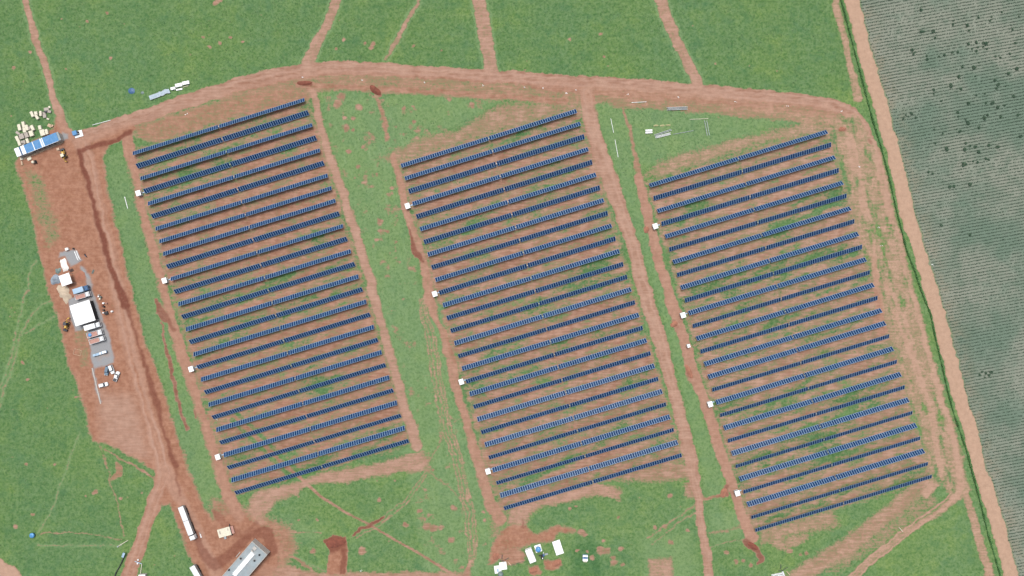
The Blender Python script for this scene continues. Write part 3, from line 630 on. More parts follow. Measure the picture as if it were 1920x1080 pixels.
car('pickup_truck', 'white pickup with a dark cargo bed parked right of the cars', 'pickup', 217, 706.5, ang(213,716,221,697), WHITE2, 'pickup', 5.1)
car('parked_car', 'white car with dark rear window parked alone by the concrete kerb', 'car', 192.3, 722, ang(183,724.5,202,719.5), WHITE2, 'hatch', 4.6)

def truck(name, label, cat, u, v, a, L, W, bed, cabc=WHITE2, load=None, h=2.2, boxed=True, cab=1.9):
    t = thing(name, label, cat, site(u, v, h), a, 'trucks parked side by side on the gravel')
    MB().box((0, 0, .55), (L-.2, .9, .25)).build('chassis', DARK, t)
    bl = L-cab-.25; bx = -L/2+bl/2
    if boxed: MB().box((bx, 0, .85), (bl, W, h-.85)).box((bx, 0, h), (bl*.98, W*.96, .05), top=(.98, .5)).build('cargo_box', bed, t, bevel=.04)
    else:
        b = MB(); b.box((bx, 0, .85), (bl, W-.12, .5), 0)
        b.build('cargo_floor', bed, t); b = MB()
        b.box((bx, W/2-.05, .85), (bl, .10, .8)); b.box((bx, -W/2+.05, .85), (bl, .10, .8)); b.box((bx-bl/2+.05, 0, .85), (.10, W-.2, .8)); b.box((bx+bl/2-.05, 0, .85), (.10, W-.2, 1.0))
        b.build('side_wall', WHITE2 if cabc is WHITE2 else cabc, t)
        if load: MB().lathe([(W*.38, 1.3), (W*.36, 1.55), (W*.2, 1.75), (.05, 1.8)], 0, 9, (bx-bl*.24, 0, 0)).build('tarpaulin', load, t)
    cx = L/2-cab/2
    MB().box((cx, 0, .6), (cab, W-.1, 1.35), top=(.96, 1)).box((cx-.12, 0, 1.95), (cab*.72, W-.25, .16), top=(.85, .9)).build('cab', cabc, t, bevel=.06)
    MB().box((L/2-.03, 0, 1.3), (.10, W-.35, .6), ry=0).box((cx-.15+cab*.36, 0, 1.96), (.22, W-.5, .05)).build('windshield', GLASS, t)
    MB().box((cx-cab/2-.1, 0, .6), (.14, W-.5, 1.1)).build('exhaust_stack', DARK, t)
    for sx in (-L*.36, -L*.22, L*.33):
        for sy in (-1, 1): MB().wheel(sx, sy*(W/2-.15), .45, .3).build('wheel', BLACK, t)
    for sy in (-1, 1): MB().box((L/2+.01, sy*(W/2-.35), .75), (.05, .3, .18)).build('headlight', LIGHT, t)
    return t
B = R(17.0)
truck('box_truck', 'white box truck nearest below the large white canopy', 'truck', 171.5, 612, R(16), 7.3, 2.3, WHITE, h=2.5)
truck('dump_truck', 'white truck with a blue tarpaulin heap in its open bed', 'truck', 175.5, 626, R(15), 7.4, 2.4, PINKC, load=BLUEP, boxed=False)
truck('dump_truck', 'white truck with a pink dusty bed lowest of the three parked together', 'truck', 179.7, 638, R(16), 7.2, 2.2, PINKC, boxed=False)
truck('dump_truck', 'truck with a pale pink bed above the large white canopy', 'truck', 153, 554.5, R(16), 7.2, 2.2, PINKC, boxed=False)
truck('box_truck', 'pale blue box truck with a dark cab right of the white canopy', 'truck', 150, 543, R(18), 7.0, 2.4, LBLUE, cabc=DBLUE, h=2.5)
t = thing('flatbed_trailer', 'narrow pale flatbed trailer alone on the open gravel', 'trailer', site(187, 663, 1), R(17))
MB().box((-1.2, 0, .7), (4.4, 1.1, .16)).box((2.3, .05, .75), (2.2, 1.2, .5)).box((-2.6, 0, .86), (1.5, .9, .2)).build('deck', LBLUE, t)
MB().box((2.3, .05, 1.26), (1.9, 1.0, .12)).box((.2, 0, .87), (.7, .9, .1)).build('load', WHITE, t)
for sx in (-2.2, -1.4, 2.2):
    for sy in (-1, 1): MB().wheel(sx, sy*.5, .38, .22).build('wheel', BLACK, t)

def backhoe(u, v, a, label, roof=CREAM):
    t = thing('backhoe_loader', label, 'backhoe', site(u, v, 2), a, 'yellow backhoes at the compound')
    MB().box((.5, 0, .8), (2.2, .9, .7), top=(.9, .85)).box((-.6, 0, .7), (1.4, 1.1, .45)).build('body', YEL, t, bevel=.05)
    MB().box((-.5, 0, 1.15), (1.3, 1.35, 1.2), top=(.92, .9)).build('cab', GLASS, t)
    MB().box((-.5, 0, 2.35), (1.45, 1.5, .10)).build('roof', roof, t, bevel=.03)
    for sx, r in ((-.75, .7), (1.15, .5)):
        for sy in (-1, 1):
            w_ = MB().wheel(sx, sy*.85, r, .4).build('wheel', BLACK, t); MB().tube((sx, sy*1.03, r), (sx, sy*1.07, r), r*.5, 0, 12).build('rim', YEL, w_)
    for sy in (-1, 1): MB().tube((.2, sy*.6, 1.3), (2.1, sy*.6, .6), .10).build('loader_arm', YEL, t)
    MB().box((2.5, 0, .2), (.75, 1.9, .75), ry=.25, top=(1.3, 1)).build('loader_bucket', DARK, t)
    MB().tube((-1.3, 0, .9), (-2.2, .1, 2.1), .16).build('boom', YEL, t); MB().tube((-2.2, .1, 2.1), (-3.1, .15, 1.2), .12).build('stick', YEL, t)
    MB().box((-3.2, .15, .55), (.5, .7, .6), top=(.6, .9)).build('digging_bucket', YEL, t)
backhoe(116.5, 289.5, ang(120,300,114,284), 'yellow backhoe with cream cab roof parked below the site office')
backhoe(121.5, 609, ang(118.5,619,123,603)+math.pi, 'yellow backhoe parked left of the large white canopy', DARK)

def semi(u, v, a, label, L=17.2, cab=True):
    t = thing('semi_trailer', label, 'truck', site(u, v, 2.6), a, 'silver grain trucks at the yard exit')
    W = 2.5; bl = L-2.6; x0 = -L/2
    MB().box((x0+bl/2, 0, .9), (bl, .9, .3)).build('chassis', DARK, t)
    for k in range(2):
        cx = x0+bl*(.25+.5*k); ln = bl/2-.18
        b = MB(); b.box((cx, 0, 1.2), (ln, W, 1.5))
        b.add([(cx-ln/2, -W/2, 2.7), (cx+ln/2, -W/2, 2.7), (cx+ln/2, 0, 3.15), (cx-ln/2, 0, 3.15), (cx-ln/2, W/2, 2.7), (cx+ln/2, W/2, 2.7)], [(0, 1, 2, 3), (3, 2, 5, 4), (0, 3, 4), (1, 5, 2)], 1)
        for q in range(6): b.box((cx-ln/2+ln*(q+.5)/6, W/2+.03, 1.2), (.08, .06, 1.45), 0)
        b.build('trailer_body', [STEEL, WHITE2], t)
        for q in range(3):
            for sy in (-1, 1): MB().wheel(cx-1.2+q*1.2, sy*(W/2-.16), .5, .3).build('wheel', BLACK, t)
    MB().tube((x0+bl/2, -W/2, 2.75), (x0+bl/2, W/2, 2.75), .08).build('tie_bar', DARK, t)
    cx = L/2-1.1
    MB().box((cx, 0, .6), (2.0, W-.1, 2.0), top=(.95, 1)).box((cx-.1, 0, 2.6), (1.5, W-.3, .25), top=(.7, .9)).build('cab', WHITE2, t, bevel=.08)
    MB().box((L/2-.08, 0, 1.6), (.10, W-.4, .75)).build('windshield', GLASS, t)
    MB().box((cx-1.35, -.3, .9), (.5, 1.6, 1.5)).tube((cx-1.3, .9, .8), (cx-1.3, .9, 3.0), .1).build('engine_stack', BLACK, t)
    for sx in (cx+.2, cx-1.6):
        for sy in (-1, 1): MB().wheel(sx, sy*(W/2-.2), .5, .3).build('wheel', BLACK, t)
    for sy in (-1, 1):
        MB().box((L/2-.02, sy*(W/2-.4), .9), (.06, .35, .2)).build('headlight', LIGHT, t); MB().box((L/2-.5, sy*(W/2+.12), 1.7), (.12, .2, .5)).build('mirror', DARK, t)
semi(350, 981.5, ang(338,951,361,1012), 'silver two-part semi-trailer with white cab parked at the yard exit', 16.6)
semi(374, 1087, ang(357,1060,388,1114), 'silver semi-trailer cut by the bottom edge beside the grey roofed building', 14.5)

# ------------------------------------------------------------------ canopies, tarps, heaps of the compound
def canopy(u, v, a, W, L, h, label, name='canopy', wallside=False):
    t = thing(name, label, 'canopy', site(u, v, h), a)
    b = MB(); b.box((0, 0, h-.12), (W, L, .12)); b.add([(-W/2, -L/2, h), (W/2, -L/2, h), (W/2, L/2, h), (-W/2, L/2, h), (0, 0, h+.12)], [(0, 1, 4), (1, 2, 4), (2, 3, 4), (3, 0, 4)])
    b.build('roof', WHITE, t)
    for sx in (-1, 1):
        for sy in (-1, 1): MB().box((sx*(W/2-.2), sy*(L/2-.2), 0), (.14, .14, h-.12)).build('post', STEEL, t)
    if wallside:
        MB().box((W/2-.5, 0, 0), (.12, L-.9, h-.2)).build('wall', BLACK, t); MB().box((0, -L/2+.5, 0), (W-1.4, .12, h-.3)).build('bench_wall', TANS, t)
canopy(154.5, 587, R(17.5), 9.6, 9.9, 3.4, 'large square white canopy with a dark right side amid the trucks', wallside=True)
canopy(122.7, 524.2, R(19), 5.0, 5.1, 3.0, 'smaller white canopy between the grey stone heap and the sand heap')
def heap(name, label, u, v, L, W, h, a, mat, seed=0, group=None, cat='heap', rough=.35):
    n, m = 28, 14; V = []; F = []
    rr = random.Random(seed)
    for j in range(m+1):
        for i in range(n):
            th = 2*math.pi*i/n; r = j/m
            wobl = 1+rough*(float(fbm(np.array([math.cos(th)*1.6+seed*3.1+9]), np.array([math.sin(th)*1.6+7]), seed)[0])-.5)
            x, y = r*wobl*L/2*math.cos(th), r*wobl*W/2*math.sin(th)
            z = h*(max(0, 1-r**1.5))*(.65+.7*float(fbm(np.array([x*1.1+50]), np.array([y*1.1+50+seed]), seed+3)[0])) if j < m else -.05
            V.append((x, y, z))
    for j in range(m):
        for i in range(n): F.append((j*n+i, (j+1)*n+i, (j+1)*n+(i+1) % n, j*n+(i+1) % n))
    b = MB(); b.add(V, F); o = b.build(name, mat, None, site(u, v), a, smooth=True); return tag(o, label, cat, group)
heap('stone_heap', 'blue grey heap of crushed stone left of the small white canopy', 104.5, 524, 5.6, 4.6, 1.3, R(60), STONE, 2, rough=.7)
heap('sand_heap', 'cream sand heap spilling down between the two canopies', 120, 549, 8.6, 5.2, 1.2, R(-55), SAND, 3, rough=1.1)
heap('sand_heap', 'small cream sand spill at the lower end of the larger sand heap', 123, 563, 3.6, 2.0, .5, R(-60), SAND, 4, rough=1.0)
heap('scrap_heap', 'greenish grey scrap heap above the crushed stone heap', 109, 508, 3.4, 2.4, .7, R(20), TEAL, 6, rough=1.0)
heap('soil_heap', 'bare red soil patch heaped right of the small white canopy', 149, 518, 5.2, 4.6, .35, R(0), EARTH2, 8, rough=.8)
for u, v, L, W, a, lab, s in ((571, 156, 7.6, 2.2, 2, 'long dark red soil ridge above the top right corner of the left block', 11), (703.5, 169.5, 6.8, 3.2, -38, 'steep dark red soil heap beside the top road', 12), (1212, 431, 3.2, 2.4, 80, 'red soil heap beside the topmost inverter of the right block', 13), (1264, 608, 3.6, 2.6, 30, 'red soil heap on the grass strip below the second inverter of the right block', 14), (1357, 924, 5.0, 3.2, 70, 'red soil heap left of the lowest inverter of the right block', 15), (1579, 242, 3.4, 2.2, 10, 'small red soil heap at the upper right corner beyond the right block', 16), (630, 1018, 9.5, 4.2, 10, 'dark red soil heap at the top of the open pit', 17), (1000, 1070, 4.4, 2.6, 20, 'red soil heap below the white tank container', 18), (1044, 1056, 5.0, 2.8, 25, 'bright red soil heap below the plain white slab', 19), (930, 1044, 3.6, 3.4, 50, 'red soil heap left of the pole near the bottom edge', 20), (1412, 1024, 6.0, 2.6, -35, 'dark red soil heap below the lower left corner of the right block', 21), (1292, 697, 7.6, 2.4, -65, 'long reddish soil ridge on the grass strip left of the right block', 22)):
    heap('soil_heap', lab, u, v, L, W, .9 if s in (12, 17) else .6, R(a), EARTH if s in (11, 12, 17, 21) else EARTH2, s, 'heaps of dug red soil')
t = MB(); P = []
for j in range(9):
    for i in range(5):
        P.append((-1.5+i*.75+.15*math.sin(j*1.3), -2.9+j*.72+.12*math.sin(i*2), (.25+.55*math.sin(math.pi*i/4)+.18*math.sin(j*1.9+i)) if 0 < i < 4 and 0 < j < 8 else .02))
t.add(P, [(j*5+i, j*5+i+1, (j+1)*5+i+1, (j+1)*5+i) for j in range(8) for i in range(4)]); o = t.build('tarpaulin_cover', TARP, None, site(120.5, 497), R(20), smooth=True)
tag(o, 'crumpled white tarpaulin over a load at the edge of the upper gravel', 'tarpaulin')
def bundle(u0, v0, u1, v1, label, mat=STEEL, n=2, r=.12, group='steel beams and pipes laid on the ground', name='steel_beam', gapw=.3, box=True):
    p, q = site(u0, v0), site(u1, v1); L = (q-p).length; t = thing(name, label, 'beam', (p+q)/2, math.atan2(q.y-p.y, q.x-p.x), group)
    for k in range(n):
        y = (k-(n-1)/2)*gapw; b = MB()
        if box: b.box((random.uniform(-.15, .15), y, 0), (L*random.uniform(.94, 1), r*.9, r)).box((0, y, r), (L*.9, r*.5, r)); b.box((0, y, r*2), (L*.88, r*.9, r*.3))
        else: b.tube((-L/2, y, r), (L/2, y, r), r)
        b.build('pipe' if not box else 'beam', mat, t)
bundle(142.5, 470, 150, 488, 'white framed concrete beam along the right rim of the upper gravel', WHITE, 2, .32, name='precast_beam', group=None, gapw=.85)
bundle(131, 508.5, 138, 505, 'dark and white framed rack right of the crumpled tarpaulin', DARK, 3, .18, name='pipe_rack', group=None, gapw=.5)
t = thing('white_cabinet', 'small white box alone above the upper gravel patch', 'box', site(124.5, 467, 1), R(20)); MB().box((0, 0, 0), (1.3, 1.1, .9)).build('body', WHITE, t, bevel=.04); MB().box((0, 0, .9), (1.4, 1.2, .06)).build('lid', TARP, t)
t = thing('motorcycle', 'dark blue motorcycle beside the upper gravel patch', 'motorcycle', site(159, 479, 1), R(-60))
MB().box((0, 0, .55), (1.3, .32, .3), top=(.7, .8)).build('body', DBLUE, t, bevel=.05); MB().box((-.35, 0, .85), (.7, .3, .1)).build('seat', BLACK, t); MB().tube((.5, -.4, 1.05), (.5, .4, 1.05), .03).build('handlebar', DARK, t)
for sx in (-.7, .7): MB().wheel(sx, 0, .32, .14).build('wheel', BLACK, t)
# yard odds and ends right of the gravel
def drum(u, v, label, mat, r=.3, h=.9, group='drums and bags at the edge of the gravel', name='drum', cat='drum'):
    t = thing(name, label, cat, site(u, v, h), random.random()*3, group)
    MB().lathe([(r*.96, 0), (r, .03), (r, h*.33), (r*1.04, h*.35), (r, h*.37), (r, h*.66), (r*1.04, h*.68), (r, h*.7), (r, h-.03), (r*.96, h)], 0, 16).build('shell', mat, t)
    MB().lathe([(r*.85, h), (r*.85, h+.02)], 0, 16).build('lid', mat, t)
for u, v, lab, m in ((184, 556, 'white drum topmost in the clutter right of the gravel', WHITE), (186.5, 560.5, 'cream drum below the topmost white one in the clutter', CREAM), (188, 557, 'greenish drum right of the topmost white one in the clutter', TEAL), (193, 568.5, 'white drum with dark neighbours midway down the clutter', WHITE), (199, 568.5, 'rusty drum right of the midway white one', PINKC), (194, 575, 'black drum below the midway white one', BLACK), (193.5, 581.5, 'black drum beside the black crate', BLACK), (193, 586.5, 'white drum left of the black crate', WHITE), (209, 584, 'white drum alone on the red yard right of the clutter', WHITE), (191, 573, 'dark brown drum left of the black one', EARTH), (136.5, 466, 'small black drum above the upper gravel patch', BLACK), (184.5, 553.5, 'low pale drum at the top end of the clutter', GREYB)):
    drum(u, v, lab, m, r=random.uniform(.32, .42))
t = thing('black_crate', 'black crate lowest in the clutter right of the gravel', 'crate', site(198, 587, 1), R(14)); MB().box((0, 0, 0), (1.5, 1.5, .7)).build('body', BLACK, t, bevel=.03); MB().box((0, 0, .7), (1.3, .25, .1)).box((0, .5, .7), (1.3, .25, .1)).build('lid', DARK, t)
bundle(176, 506, 173, 513, 'short dark bundle of rods above the gravel track', TEAL, 3, .1, name='rod_bundle', group=None, box=False)
b = MB()
for p, q in (((-1.7, -1.3), (1.7, -1.3)), ((1.7, -1.3), (1.7, 1.3)), ((1.7, 1.3), (-1.7, 1.3)), ((-1.7, 1.3), (-1.7, -1.3))): b.tube((p[0], p[1], .12), (q[0], q[1], .12), .09, 0, 6)
tag(b.build('formwork_frame', TANS, None, site(145.5, 660.5), R(-14)), 'square wooden frame lying on the earth left of the gravel', 'frame')
k = MB(); p, q = site(173, 690), site(189, 757)
k.box(((p+q)/2), (.5, (q-p).length, .16), rz=math.atan2(q.y-p.y, q.x-p.x)-math.pi/2); tag(k.build('concrete_kerb', CONC), 'narrow grey concrete kerb running down from the gravel past the parked car', 'kerb')

# ------------------------------------------------------------------ grey flat-roofed building, bottom left
def flat_building():
    # corners surveyed on the roof: (473,1014.5) (501,1039)
    h = 3.6; A = site(472.5, 1015, h); Bc = site(501.5, 1040, h); d1 = (Bc-A); W = d1.length; dirn = Vector((d1.y, -d1.x, 0)).normalized()
    if dirn.y > 0: dirn = -dirn
    L = 30.0; c = (A+Bc)/2+dirn*L/2
    t = thing('switchgear_building', 'grey flat roofed building with a white rim and long white roof unit', 'building', c, math.atan2(dirn.y, dirn.x))
    MB().box((0, 0, 0), (L, W, h-.3)).build('wall', CONC, t)
    MB().box((0, 0, h-.3), (L-.5, W-.5, .12)).build('roof', GREYR, t)
    b = MB()
    for sy in (-1, 1): b.box((0, sy*(W/2-.12), h-.3), (L, .24, .35))
    for sx in (-1, 1): b.box((sx*(L/2-.12), 0, h-.3), (.24, W-.5, .35))
    b.build('parapet', CONC, t)
    # local x runs away from the surveyed end
    lo = lambda u, v: Matrix.Rotation(-math.atan2(dirn.y, dirn.x), 4, 'Z') @ (site(u, v, h)-c)
    a0, a1 = lo(475.5, 1036), lo(440, 1078)
    m = (a0+a1)/2
    MB().box((m.x, m.y, h-.18), ((a1-a0).length, 2.5, .9), top=(1, .7)).build('roof_unit', WHITE, t)
    s = lo(477.5, 1028); MB().box((s.x, s.y, h-.18), (1.6, 1.6, .35)).box((s.x+1.6, s.y, h-.18), (.5, 1.2, .5)).build('roof_hatch', CONC, t)
    for u, v in ((451.5, 1047), (486.5, 1040.3), (477.3, 1051), (429.5, 1068.5)):
        s = lo(u, v); MB().lathe([(.34, h-.18), (.34, h+.25), (.46, h+.27), (.42, h+.36), (.1, h+.42)], 0, 14, (s.x, s.y, 0)).build('vent', BLACK, t)
    s = lo(440, 1046); MB().box((s.x-.2, s.y, 0), (3.0, .3, .3)).build('step', CONC, t)
flat_building()
t = thing('precast_slab_stack', 'cream concrete slab box with dark cables near the silver truck', 'slab', site(422, 998, 1), R(15.5))
MB().box((-.4, 0, .15), (6.2, 3.9, .7)).build('body', CREAM, t, bevel=.05); MB().box((3.4, .1, .15), (1.2, 3.6, .45)).build('end_slab', PINKC, t)
MB().box((2.65, .3, .15), (.14, 5.4, .78)).tube((2.6, -2.4, .1), (.1, -3.2, .1), .1).build('cable', DARK, t); MB().box((-.9, -2.6, 0), (1.0, 1.2, .6)).build('meter_box', STEEL, t)
MB().box((-2.4, .4, .85), (.5, 1.6, .1)).box((1.5, .9, .85), (.4, .9, .1)).build('hatch', GREYB, t)
t = thing('pallet_of_bags', 'small white bags in a line right of the silver truck', 'bags', site(376, 1003), R(-70)); 
for k in range(3): MB().box((-.9+k*.9, random.uniform(-.1, .1), 0), (.8, .6, .3), top=(.8, .7)).build('bag', WHITE if k else GREYB, t, bevel=.06)

# ------------------------------------------------------------------ bottom centre: tanks, container, slab, pole pads
t = thing('water_container', 'white round-edged tank container standing left of the blue water tank', 'container', site(995, 1043, 2.4), ang(990,1030,1000.5,1056))
MB().box((0, 0, .1), (6.4, 3.1, 2.2)).box((0, 0, 2.3), (6.1, 2.7, .14), top=(.95, .85)).build('body', WHITE, t, bevel=.18); MB().lathe([(.55, 2.44), (.55, 2.56), (.2, 2.6)], 0, 18, (2.0, 0, 0)).build('hatch', TARP, t); MB().box((3.25, -.9, .3), (.3, .6, .7)).build('valve_box', STEEL, t)
t = thing('water_tank', 'round blue water tank on a white square base', 'tank', site(1009.3, 1031, 1.8), R(17))
MB().box((0, 0, 0), (3.1, 3.5, .3)).build('base', WHITE, t, bevel=.15)
MB().lathe([(1.05, .3), (1.22, 1.5), (1.28, 1.55), (1.26, 1.65), (.5, 1.95), (.3, 1.97)], 0, 24).build('tank', BLUEP, t, smooth=True); MB().lathe([(.26, 1.9), (.26, 2.02), (.1, 2.04)], 0, 14, (-.35, .65, -.12)).build('lid', DBLUE, t)
t = thing('pump_unit', 'dark pump unit on the earth between the tank and the slab', 'pump', site(1017, 1042.5, 1), R(10))
MB().tube((-1.6, .1, .4), (1.0, .3, .4), .28).box((-.2, -.9, 0), (1.3, 1.6, .7)).build('motor', BLACK, t); MB().box((.6, .2, .1), (.8, .9, 1.0)).build('housing', DBLUE, t); MB().tube((.5, .5, .5), (.8, 1.6, .5), .12).box((-.1, -1.2, .7), (.4, .5, .25)).build('pipe', WHITE, t)
MB().box((1.9, .25, .05), (1.6, .8, .3)).build('cover', STEEL, t)
t = thing('concrete_slab', 'plain white slab lying right of the blue water tank', 'slab', site(1046.3, 1027, .6), ang(1042.5,1014,1051,1040))
MB().box((0, 0, .12), (6.6, 3.7, .4)).build('slab', WHITE, t, bevel=.03)
for k in (-1, 1): MB().box((k*2, 0, 0), (.25, 3.4, .12)).build('bearer', WOOD, t)
t = thing('kiosk', 'small blue and white kiosk box on the dark green grass', 'kiosk', site(1097.6, 1047.5, 2), R(-2))
MB().box((0, 0, 0), (2.3, 2.4, 1.6)).build('wall', LBLUE, t, bevel=.05); MB().box((0, 1.05, 1.6), (2.4, .7, .12)).box((0, -.85, 1.6), (2.4, .9, .12)).build('roof', WHITE, t); MB().box((0, .25, 1.6), (1.9, .75, .06)).build('solar_panel', DBLUE, t); MB().box((.2, -1.8, 0), (1.7, 1.2, .12)).build('slab', CREAM, t)
def pole_pad(u, v, a, label, big=True):
    t = thing('concrete_pole', label, 'utility pole', site(u, v), a, 'concrete poles lying on white pads near the bottom edge')
    if big: MB().box((-.9, -1.6, 0), (3.4, 3.6, .25)).build('pad', WHITE, t, bevel=.05)
    if big: MB().box((-3.6, -2.9, 0), (3.2, 3.6, .22)).build('side_pad', WHITE, t, bevel=.05); MB().box((-3.7, -3.2, .22), (.9, 1.2, .3)).build('junction_box', LBLUE, t); MB().lathe([(1.2, .2), (1.3, .9), (.8, 1.5), (.1, 1.7)], 0, 12, (-2.6, -5.0, 0)).build('sheeted_bundle', TEAL, t)
    b = MB(); b.tube((-.5, .5, .45), (.3, -2.7, .45), .34, 0, 14, .26); b.build('pole_shaft', WHITE2, t); MB().tube((-.55, .7, .45), (-.5, .5, .45), .22, 0, 12).build('pole_bore', BLACK, t)
    MB().tube((-1.0, 1.6, .15), (-.6, 3.6, .1), .17).tube((-.4, .9, .12), (-2.2, .9, .1), .15).tube((.1, .9, .12), (2.4, 1.8, .1), .12).build('cable', DARK, t)
    MB().box((2.2, -.9, 0), (.3, 2.4, .25), rz=.55).build('timber', TANS, t)
pole_pad(946, 1054, R(8), 'white pads with a hollow pole and dark cables left of the tank container')
pole_pad(1468.5, 1072, R(8), 'hollow white pole over a bed of white beams at the bottom edge', False)
bundle(1446, 1081, 1470, 1076, 'white concrete beams beside the hollow pole at the bottom edge', WHITE2, 3, .35, name='precast_beam', group=None, gapw=.8)
bundle(982, 1052, 958, 1060, 'thin dark cable run from the hollow pole to the tank container', DARK, 1, .07, name='cable', group=None, box=False)

# bottom left: round tank, poles, pipe fence
t = thing('water_tank', 'round blue water tank alone in the west meadow', 'tank', site(59, 1004.5, 1.2), 0)
MB().lathe([(1.0, 0), (1.12, .9), (1.16, .95), (1.14, 1.05), (.4, 1.3)], 0, 24).build('tank', BLUEP, t, smooth=True); MB().lathe([(.3, 1.28), (.3, 1.4), (.1, 1.42)], 0, 14).build('lid', BLUE, t)
t = thing('signpost', 'blue information sign beside the road at the lower left', 'sign', site(234, 1037), ang(236,1033,233,1041)); MB().box((0, 0, 1.0), (2.2, .08, 1.1), ry=0).box((0, .5, 1.9), (2.2, 1.0, .06)).build('sign_board', LBLUE, t)
for k in (-.9, .9): MB().tube((k, 0, 0), (k, 0, 1.9), .05).build('post', STEEL, t)
fn = thing('pipe_fence', 'dark wire fence curving along the left verge of the lower road', 'fence', site(222, 1058))
pts = [site(u, v)-site(222, 1058) for u, v in ((234.5,1041),(230,1052),(225,1062),(219,1072),(215,1084),(211,1098))]
rail = MB()
for a_, b_ in zip(pts[:-1], pts[1:]):
    rail.tube((a_.x, a_.y, .9), (b_.x, b_.y, .9), .1, 0, 6); rail.tube((a_.x, a_.y, .45), (b_.x, b_.y, .45), .09, 0, 6); rail.tube((a_.x, a_.y, .12), (b_.x, b_.y, .12), .12, 0, 6)
rail.build('rail', DARK, fn)
for a_ in pts: MB().tube((a_.x, a_.y, 0), (a_.x, a_.y, 1.1), .08).build('post', DARK, fn)
def utility_pole(u, v, u1, v1, label, h=7.5, arm=0):
    # foot, and where the pole's tip leans to, as surveyed
    t = thing('utility_pole', label, 'utility pole', site(u, v), 0, 'poles along the lower left road')
    f = Vector((0, 0, 0)); tip = site(u1, v1, 0)-site(u, v, 0); tip.z = .35
    MB().tube((0, 0, .25), tip, .17, 0, 10, .12).build('pole_shaft', CREAM, t)
    MB().box((0, 0, 0), (.8, .5, .5), rz=.6).build('foot', STEEL, t)
    MB().tube((tip.x*.3-.5, tip.y*.3+.5, .4), (tip.x*.3+.3, tip.y*.3-.4, .4), .06).build('crossarm', STEEL, t)
utility_pole(222, 1024, 241, 1012.5, 'pale pole lying by the lower left road above the blue sign')
t = thing('pipe_bend', 'white angled pipe with valve balls beside the lower road', 'pipe', site(260, 1057))
o_ = site(260, 1057); q1, q2, q3 = [site(*c)-o_ for c in ((254,1052),(267,1056.5),(264,1077))]
for k, (a_, b_) in enumerate(((q1, q2), (q2, q3))): MB().tube((a_.x, a_.y, .4), (b_.x, b_.y, .4), .16).build('pipe', LBLUE if k == 0 else CREAM, t)
for c in ((260, 1049), (259, 1056)):
    s = site(*c)-o_; MB().lathe([(.05, 0), (.35, .2), (.4, .45), (.3, .7), (.05, .8)], 0, 12, (s.x, s.y, 0)).build('valve', WHITE, t, smooth=True)
t = thing('pump_house', 'white roofed small pump house at the bottom edge by the angled pipe', 'shed', site(266, 1083, 1.8), R(2)); MB().box((0, 0, 0), (2.8, 2.4, 1.7)).build('wall', CONC, t); MB().box((0, 0, 1.7), (3.1, 2.7, .1)).build('roof', WHITE, t)

# ------------------------------------------------------------------ materials laid out along the top meadow
t = thing('module_stack', 'row of pale glassy panels lying in the top left meadow', 'panel stack', site(299, 176, .6), ang(279,182,318,168), 'panels and boxes laid out in the top left meadow')
for k in range(20):
    j = MB(); y = .35*math.sin(k*.9)*.6; j.box((-4.9+k*.5, (y if k > 9 else -.15), .05), (.46, 2.1, .42+.03*(k % 3)), 0); j.box((-4.9+k*.5, (y if k > 9 else -.15), .47+.03*(k % 3)), (.24, 1.8, .02), 1); j.build('solar_panel', [STEEL, LBLUE], t)
for u, v, w_, l_, lab in ((334.7, 159.3, 3.2, 1.6, 'broad white box in the middle of the top left meadow row'), (348, 155, 3.2, 1.5, 'white box at the far right of the top left meadow row'), (324, 165.5, 2.2, 1.2, 'small white box next to the pale panel row'), (335, 167, 3.0, .7, 'thin white slab below the broad white box')):
    t = thing('white_crate', lab, 'crate', site(u, v, .8), R(12), 'panels and boxes laid out in the top left meadow'); MB().box((0, 0, .1), (w_, l_, .7 if l_ > 1 else .3)).build('body', WHITE, t, bevel=.03); MB().box((0, 0, 0), (w_*.9, l_*.8, .1)).build('pallet', WOOD, t)
bundle(343, 164, 354, 160.5, 'thin white pipe below the rightmost white box of the meadow row', CREAM, 1, .12, box=False, name='white_pipe')
tag(heap('tarpaulin_heap', '', 246.5, 170.5, 3.2, 2.8, .5, 0, DBLUE, 31), 'dark blue tarpaulin heap in the top left meadow', 'tarpaulin'); tag(heap('tarpaulin_heap', '', 267, 174, 1.8, 1.5, .3, 0, TEAL, 32), 'faded small tarpaulin heap beside the dark blue one', 'tarpaulin')
bundle(174, 234.5, 207.5, 225.5, 'thin white pipe lying along the top left road', WHITE, 1, .13, box=False, name='white_pipe')
t = thing('generator_skid', 'white skid with a blue generator at the left road junction', 'generator', site(143.5, 249.8, 1), R(17)); MB().box((.3, -.3, 0), (3.9, 3.0, .3)).build('skid', WHITE, t, bevel=.05); MB().box((-.8, .35, .3), (2.0, 2.0, 1.0)).build('housing', BLUE, t, bevel=.05); MB().box((.75, .2, .3), (.35, 1.1, .8)).box((.5, -.7, .3), (.5, .25, .5)).build('engine', BLACK, t); MB().box((.6, -.35, .3), (.3, .4, .6)).build('control_box', WHITE, t)
bundle(1184, 192.5, 1212, 191, 'thin white pipe at the lower edge of the top road', WHITE, 1, .12, box=False, name='white_pipe')
bundle(1249, 204.5, 1289, 203, 'grey and white beam pack below the top road', STEEL, 3, .24, gapw=.55)
bundle(1293, 224, 1328, 222.5, 'thin pale pipe above the pair of upright beams', CREAM, 1, .11, box=False, name='white_pipe')
bundle(1320.5, 226, 1326, 255, 'left one of two upright parallel steel beams', STEEL, 1, .17); bundle(1324.5, 226, 1330, 255, 'right one of two upright parallel steel beams', STEEL, 1, .17)
